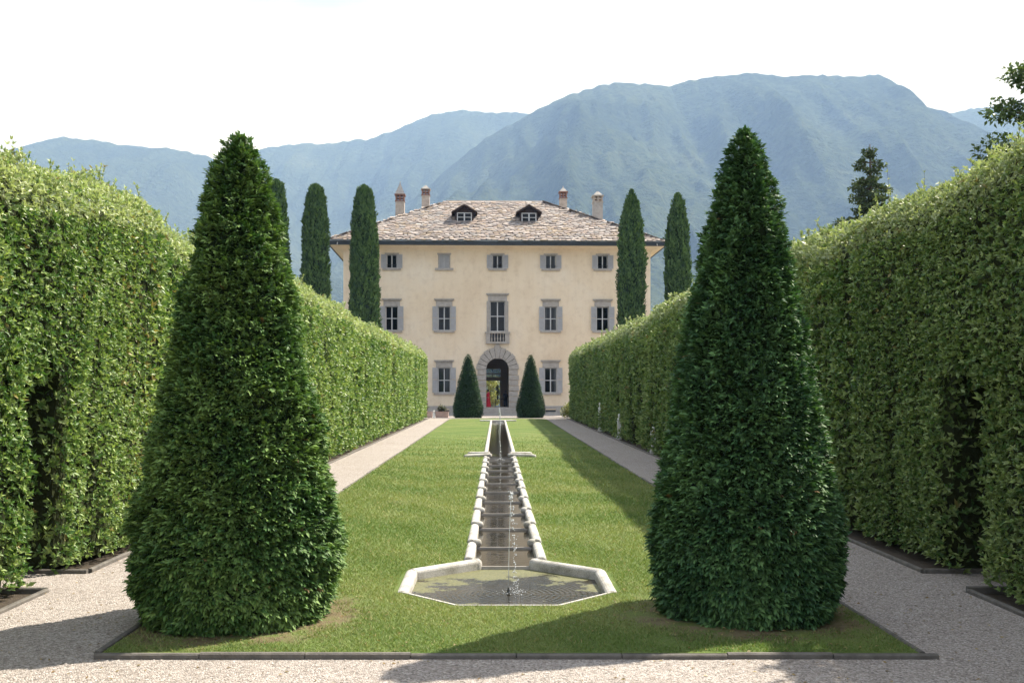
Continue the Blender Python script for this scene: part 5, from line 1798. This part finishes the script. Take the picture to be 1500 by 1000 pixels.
# ------------------------------------------------------------------ in the doorway: people, table, flowers
def person(label, loc, rz, H, cloth, dress, arm_bend):
    root = thing('person', label, 'person', loc, rz)
    bm = bmesh.new()
    sl = bm.verts.layers.skin.verify()
    k = H / 1.7
    pts = {'pel': ((0, 0, 0.95), (0.15, 0.11)), 'waist': ((0, 0, 1.1), (0.125, 0.095)), 'chest': ((0, 0, 1.3), (0.15, 0.11)), 'neck0': ((0, 0, 1.43), (0.07, 0.06)), 'neck': ((0, 0.01, 1.49), (0.05, 0.05)),
           'head0': ((0, -0.01, 1.55), (0.075, 0.085)), 'head1': ((0, -0.005, 1.63), (0.08, 0.095)), 'head2': ((0, 0, 1.69), (0.05, 0.055))}
    for s, q in ((-1, 'l'), (1, 'r')):
        pts['hip' + q] = ((0.09 * s, 0, 0.88), (0.09, 0.09)); pts['kn' + q] = ((0.1 * s, -0.02, 0.5), (0.06, 0.06)); pts['an' + q] = ((0.1 * s, 0.02, 0.09), (0.04, 0.045)); pts['to' + q] = ((0.12 * s, -0.15, 0.03), (0.04, 0.03))
        pts['sh' + q] = ((0.18 * s, 0, 1.38), (0.055, 0.055)); pts['el' + q] = ((0.24 * s, 0.02, 1.1), (0.04, 0.04))
        pts['wr' + q] = ((0.22 * s, -0.1 - 0.12 * arm_bend, 0.88 + 0.2 * arm_bend), (0.028, 0.028)); pts['ha' + q] = ((0.21 * s, -0.14 - 0.16 * arm_bend, 0.81 + 0.24 * arm_bend), (0.035, 0.02))
    V = {}
    for nme, (p, r) in pts.items():
        v = bm.verts.new((p[0] * k, p[1] * k, p[2] * k)); v[sl].radius = (r[0] * k, r[1] * k); V[nme] = v
        if nme == 'pel': v[sl].use_root = True
    E = [('pel', 'waist'), ('waist', 'chest'), ('chest', 'neck0'), ('neck0', 'neck'), ('neck', 'head0'), ('head0', 'head1'), ('head1', 'head2')]
    for q in 'lr':
        E += [('pel', 'hip' + q), ('hip' + q, 'kn' + q), ('kn' + q, 'an' + q), ('an' + q, 'to' + q), ('chest', 'sh' + q), ('sh' + q, 'el' + q), ('el' + q, 'wr' + q), ('wr' + q, 'ha' + q)]
    for a, b in E: bm.edges.new((V[a], V[b]))
    me = bpy.data.meshes.new('body'); bm.to_mesh(me); bm.free()
    me.materials.append(M['skin'])
    ob = link('body', me, root)
    ob.modifiers.new('skin', 'SKIN'); sd = ob.modifiers.new('sub', 'SUBSURF'); sd.levels = 1; sd.render_levels = 1
    MB().lathe(0, 0.015 * k, [(0.03, 1.5 * k), (0.085, 1.53 * k), (0.1, 1.62 * k), (0.09, 1.69 * k), (0.05, 1.735 * k), (0.01, 1.745 * k)], 14, 1.0, 1.1).build('hair', M['hair'], root, True)
    for s in (-1, 1):   # sleeves
        MB().tube([(0.15 * s * k, 0, 1.4 * k), (0.2 * s * k, 0, 1.33 * k), (0.245 * s * k, 0.02 * k, 1.1 * k), (0.228 * s * k, (-0.06 - 0.08 * arm_bend) * k, (0.95 + 0.13 * arm_bend) * k)], [0.075 * k, 0.075 * k, 0.06 * k, 0.05 * k], 10).build('sleeve', cloth, root, True)
    if dress:
        MB().lathe(0, 0, [(0.36 * k, 0.02), (0.34 * k, 0.1), (0.27 * k, 0.5 * k), (0.2 * k, 0.9 * k), (0.15 * k, 1.08 * k), (0.18 * k, 1.28 * k), (0.17 * k, 1.38 * k), (0.09 * k, 1.45 * k), (0.07 * k, 1.47 * k)], 20, 1, 0.8).build('dress', cloth, root, True)
    else:
        MB().lathe(0, 0, [(0.19 * k, 0.82 * k), (0.185 * k, 1.0 * k), (0.165 * k, 1.1 * k), (0.195 * k, 1.3 * k), (0.18 * k, 1.39 * k), (0.09 * k, 1.45 * k), (0.07 * k, 1.48 * k)], 18, 1, 0.75).build('jacket', cloth, root, True)
        for s in (-1, 1):
            MB().tube([(0.09 * s * k, 0, 0.92 * k), (0.1 * s * k, -0.02 * k, 0.5 * k), (0.1 * s * k, 0.01, 0.06)], [0.115 * k, 0.085 * k, 0.075 * k], 12).build('trouser_leg', cloth, root, True)
HALL_Z = VZ + DOOR_Z0
person('person in a long red dress standing in the villa doorway', (-0.92, 97.8, HALL_Z - 0.003), R(60), 1.72, M['cloth_red'], True, 0.3)
person('person in dark clothes standing inside the villa hall by the table', (0.82, 101.5, HALL_Z - 0.001), R(200), 1.66, M['cloth_dark'], False, 0.6)
ht = thing('hall_table', 'dark wooden table inside the villa hall seen through the doorway', 'table', (0.35, 104.0, HALL_Z))
MB().box(-0.6, 0.6, -0.3, 0.3, 0.78, 0.84).build('table_top', M['wood'], ht)
for sx in (-1, 1):
    for sy in (-1, 1):
        MB().tube([(sx * 0.54, sy * 0.25, 0), (sx * 0.54, sy * 0.25, 0.78)], [0.03, 0.04], 8).build('leg', M['wood'], ht)
vs_ = thing('flower_vase', 'tall dark vase of branches on the hall table in the doorway', 'vase', (0.02, 104.0, HALL_Z + 0.842))
MB().lathe(0, 0, [(0.07, 0), (0.1, 0.05), (0.12, 0.2), (0.06, 0.32), (0.08, 0.38)], 14).build('vase', M['cloth_dark'], vs_, True)
broad_cloud(vs_, [(0, 0, 0.6, 0.22), (0.06, 0, 0.85, 0.2), (-0.05, 0, 1.05, 0.2), (0.02, 0, 1.3, 0.15)], 500, 0.1, (0.03, 0.04, 0.02), (0.08, 0.09, 0.04), M['leaf'])
vs_.children[-1].name = 'flowers'

# ------------------------------------------------------------------ planters, post and shrub by the hedge ends
def shrub(label, x, y, z, rx, h, n, cols, size, group=None, name='shrub'):
    root = thing(name, label, 'shrub', (x, y, z), 0, group)
    m = MB(); cen = []
    rs_ = np.random.default_rng(int(abs(x * 100)) + n)
    for k in range(14):
        a = rs_.uniform(0, 6.283); r = rx * rs_.uniform(0.1, 0.8); hh = h * rs_.uniform(0.5, 0.95)
        e = (r * math.cos(a), r * math.sin(a), hh)
        m.tube([(0, 0, -0.03), (e[0] * 0.5, e[1] * 0.5, hh * 0.6), e], [0.015, 0.01, 0.004], 4)
        cen.append((e[0], e[1], hh * 0.9, rx * 0.32)); cen.append((e[0] * 0.9, e[1] * 0.9, hh * 0.45, rx * 0.3))
    m.build('stems', M['bark'], root)
    o = broad_cloud(root, cen, n, size, cols[0], cols[1], M['leaf'])
    o.name = 'foliage'
FZ = gzf(90)
shrub('yellow-green shrub at the villa end of the shaded hedge', 5.75, 77.2, FZ - 0.01, 0.9, 1.15, 1800, ((0.12, 0.14, 0.03), (0.32, 0.32, 0.10)), 0.13)
shrub('tall pale green shrub on the lake terrace framed by the doorway', -0.75, 134.5, FZ - 0.01, 1.9, 5.2, 2600, ((0.16, 0.19, 0.05), (0.38, 0.38, 0.14)), 0.26)
shrub('tall yellowish shrub on the lake terrace behind the hall table', 2.0, 136.0, FZ - 0.01, 1.8, 4.6, 2400, ((0.18, 0.19, 0.06), (0.42, 0.38, 0.17)), 0.26)
for k, (x, lab) in enumerate(((-5.75, 'pinkish stone planter trough tucked against the end of the sunlit hedge'), (-4.45, 'pinkish stone planter trough beside the white post'))):
    y = 79.6
    t = thing('stone_planter', lab, 'planter', (x, y, FZ))
    m = MB()
    m.box(-0.5, 0.5, -0.3, -0.24, 0, 0.46).box(-0.5, 0.5, 0.24, 0.3, 0, 0.46).box(-0.5, -0.44, -0.24, 0.24, 0, 0.46).box(0.44, 0.5, -0.24, 0.24, 0, 0.46)
    m.build('trough', M['terracotta'], t)
    MB().box(-0.54, 0.54, -0.34, 0.34, 0.461, 0.5).build('rim', M['terracotta'], t)
    MB().box(-0.44, 0.44, -0.24, 0.24, 0.02, 0.505).build('soil', M['soil'], t)
    shrub(['grey-green plant in the trough against the sunlit hedge end', 'low dark plant in the trough beside the white post'][k], x, y, FZ + 0.5, 0.42, 0.9 if k == 0 else 0.45, 500, ((0.06, 0.08, 0.05), (0.22, 0.23, 0.19)) if k == 0 else ((0.04, 0.05, 0.03), (0.14, 0.14, 0.10)), 0.11, name='potted_plant')
t = thing('white_post', 'short white painted post between the two stone planters', 'post', (-5.08, 79.2, FZ))
MB().lathe(0, 0, [(0.09, 0), (0.09, 0.04), (0.06, 0.06), (0.055, 0.5), (0.07, 0.52), (0.07, 0.56), (0.03, 0.6)], 12).build('shaft', M['paint_white'], t, True)

# ------------------------------------------------------------------ haze over the lake and mountains
hz = MB().box(-5200, 6200, -460, 7000, -9, 1960).build('haze', bpy.data.materials.new('haze_air'))
hm = hz.data.materials[0]
hm.use_nodes = True
hn, hl = hm.node_tree.nodes, hm.node_tree.links
hn.clear()
ho = hn.new('ShaderNodeOutputMaterial'); hv = hn.new('ShaderNodeVolumePrincipled')
hv.inputs['Color'].default_value = (0.335, 0.535, 0.96, 1)
hv.inputs['Absorption Color'].default_value = (1, 1, 1, 1)
hv.inputs['Density'].default_value = 1.68e-4
hv.inputs['Anisotropy'].default_value = 0.0
hl.new(hv.outputs[0], ho.inputs['Volume'])
tag(hz, kind='stuff')
hz['label'] = 'pale blue haze in front of the mountains'
